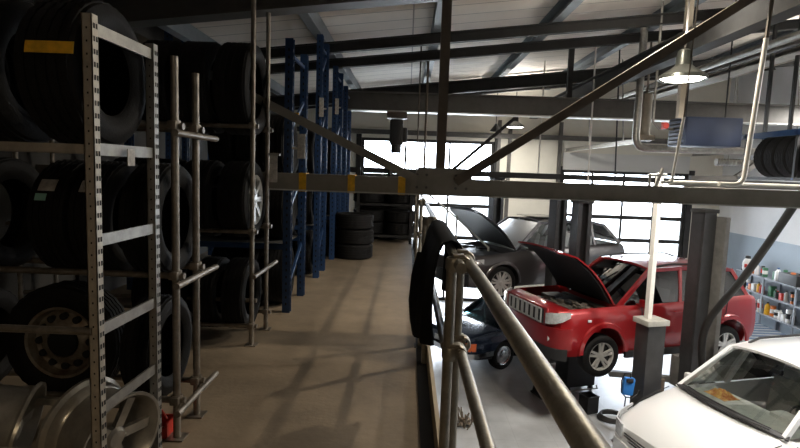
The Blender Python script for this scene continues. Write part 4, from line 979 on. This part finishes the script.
for L, z in enumerate(levels):
    y = 14.48; n = 0
    while y > 11.3:
        r_ = random.uniform(.042,.072); hh = random.uniform(.19,.33); m = random.choice(cols); kind = random.choice(('oil_bottle','oil_bottle','paint_can','carton'))
        if min(abs(y-q_) for q_ in ys) > .09:
            x = sx0 + .09 + random.uniform(0,.05); nm = kind
            lab = '%s %s, %s from the far end on the %s level of the wall shelving' % (cname[m], {'oil_bottle':'bottle','paint_can':'can','carton':'carton'}[kind], NTH(n), lvn[L])
            if kind == 'carton':
                solo(MB().box((x,y,z+hh*.4),(.14,r_*2,hh*.8),None,.004), nm, m, lab, 'carton', 'goods on the wall shelving', loc=(x,y,z))
            else:
                root = solo(MB().lathe(bottle(hh, r_, kind == 'oil_bottle'), (x,y,z), 'Z', 14), nm, m, lab, 'bottle' if kind == 'oil_bottle' else 'can', 'goods on the wall shelving', loc=(x,y,z))
                cp = MB().lathe([(0,hh*.9),(r_*.38,hh*.9),(r_*.38,hh),(0,hh)] if kind == 'oil_bottle' else [(r_*.6,hh*.3),(r_*1.01,hh*.3),(r_*1.01,hh*.7),(r_*.6,hh*.7)], (0,0,0), 'Z', 14).build('cap' if kind == 'oil_bottle' else 'label_band', random.choice(('redplastic','black','bluecan','whitep')), root)
            n += 1
        y -= r_*2 + random.uniform(.015,.06)
p = at(745,264,14.35)
mb = MB().lathe([(0,0),(.10,0),(.115,.05),(.115,.22),(.08,.30),(.05,.33),(.05,.37),(0,.37)], (9.25,14.35,-.78), 'Z', 20)
jg = solo(mb, 'white_jug', 'whitep', 'big white jug with red patch on the far end of the wall shelving', 'jug', loc=(9.25,14.35,-.80))
MB().box((-.08,-.075,.16),(.09,.07,.10),Matrix.Rotation(.8,3,'Z'),.02).build('red_patch', 'redplastic', jg); MB().lathe([(0,.35),(.07,.35),(.06,.42),(0,.43)], (0,0,0), 'Z', 14).build('cap', 'black', jg)
solo(MB().box((9.28,12.62,-.80+.13),(.36,.62,.26),None,.01), 'storage_box', 'black', 'large black box on top of the wall shelving', 'box', loc=(9.28,12.62,-.80))
# slatted blue platform
sp = thing('slatted_platform', 'low platform of blue and white slats in front of the wall shelving', 'platform', (8.3,12.8,GZ))
b1, b2 = MB(), MB()
for k in range(34): (b1 if k % 2 else b2).span((7.75,11.2+.11*k,GZ+.44),(9.08,11.2+.11*k+.105,GZ+.48 + (.012 if k % 2 else 0)))
b1.build('blue_slats', 'bluemetal', sp); b2.build('white_slats', 'lightgrey', sp)
for x in (7.8,9.0):
    for y in (11.3,12.8,14.8): MB().span((x-.03,y-.03,GZ),(x+.03,y+.03,GZ+.44)).build('leg', 'steel2', sp)
    
# ------------------------------------------------------------------ light
w = bpy.data.worlds.new('world'); sc.world = w; w.use_nodes = True
bg = w.node_tree.nodes['Background']; bg.inputs[0].default_value = (.86,.93,1,1); bg.inputs[1].default_value = 18.0
for (x0, x1, zt) in (D1, D2):
    d = bpy.data.lights.new('daylight', 'AREA'); d.shape = 'RECTANGLE'; d.size = x1-x0; d.size_y = zt-GZ; d.cycles.is_portal = True
    o = bpy.data.objects.new('daylight', d); C.objects.link(o); o.location = ((x0+x1)/2, DY+.15, (zt+GZ)/2); o.rotation_euler = (-PI/2,0,0)
# warm lamp over the walkway behind the camera
wl = thing('strip_lamp', 'warm strip lamp under the roof behind the walkway', 'lamp', (-.4,-1.6,2.6))
MB().box((-.4,-1.6,2.66),(.16,1.2,.08),None,.01).build('housing', 'lightgrey', wl); MB().box((-.4,-1.6,2.61),(.12,1.15,.03)).build('diffuser', 'lampglow', wl)
MB().tube((-.4,-2.0,2.69),(-.4,-2.0,zroof(-.4)+.01),.01,6).tube((-.4,-1.2,2.69),(-.4,-1.2,zroof(-.4)+.01),.01,6).build('hanger', 'steel', wl)
light('AREA', (-.4,-1.6,2.58), 24, (1,.74,.44), .14, sizey=1.15)

vs = sc.view_settings; vs.view_transform = 'Standard'; vs.look = 'None'; vs.gamma = 1; vs.exposure = 0
sc.cycles.use_denoising = True
sc.cycles.max_bounces = 8; sc.cycles.transparent_max_bounces = 16
sc.cycles.sample_clamp_indirect = 6
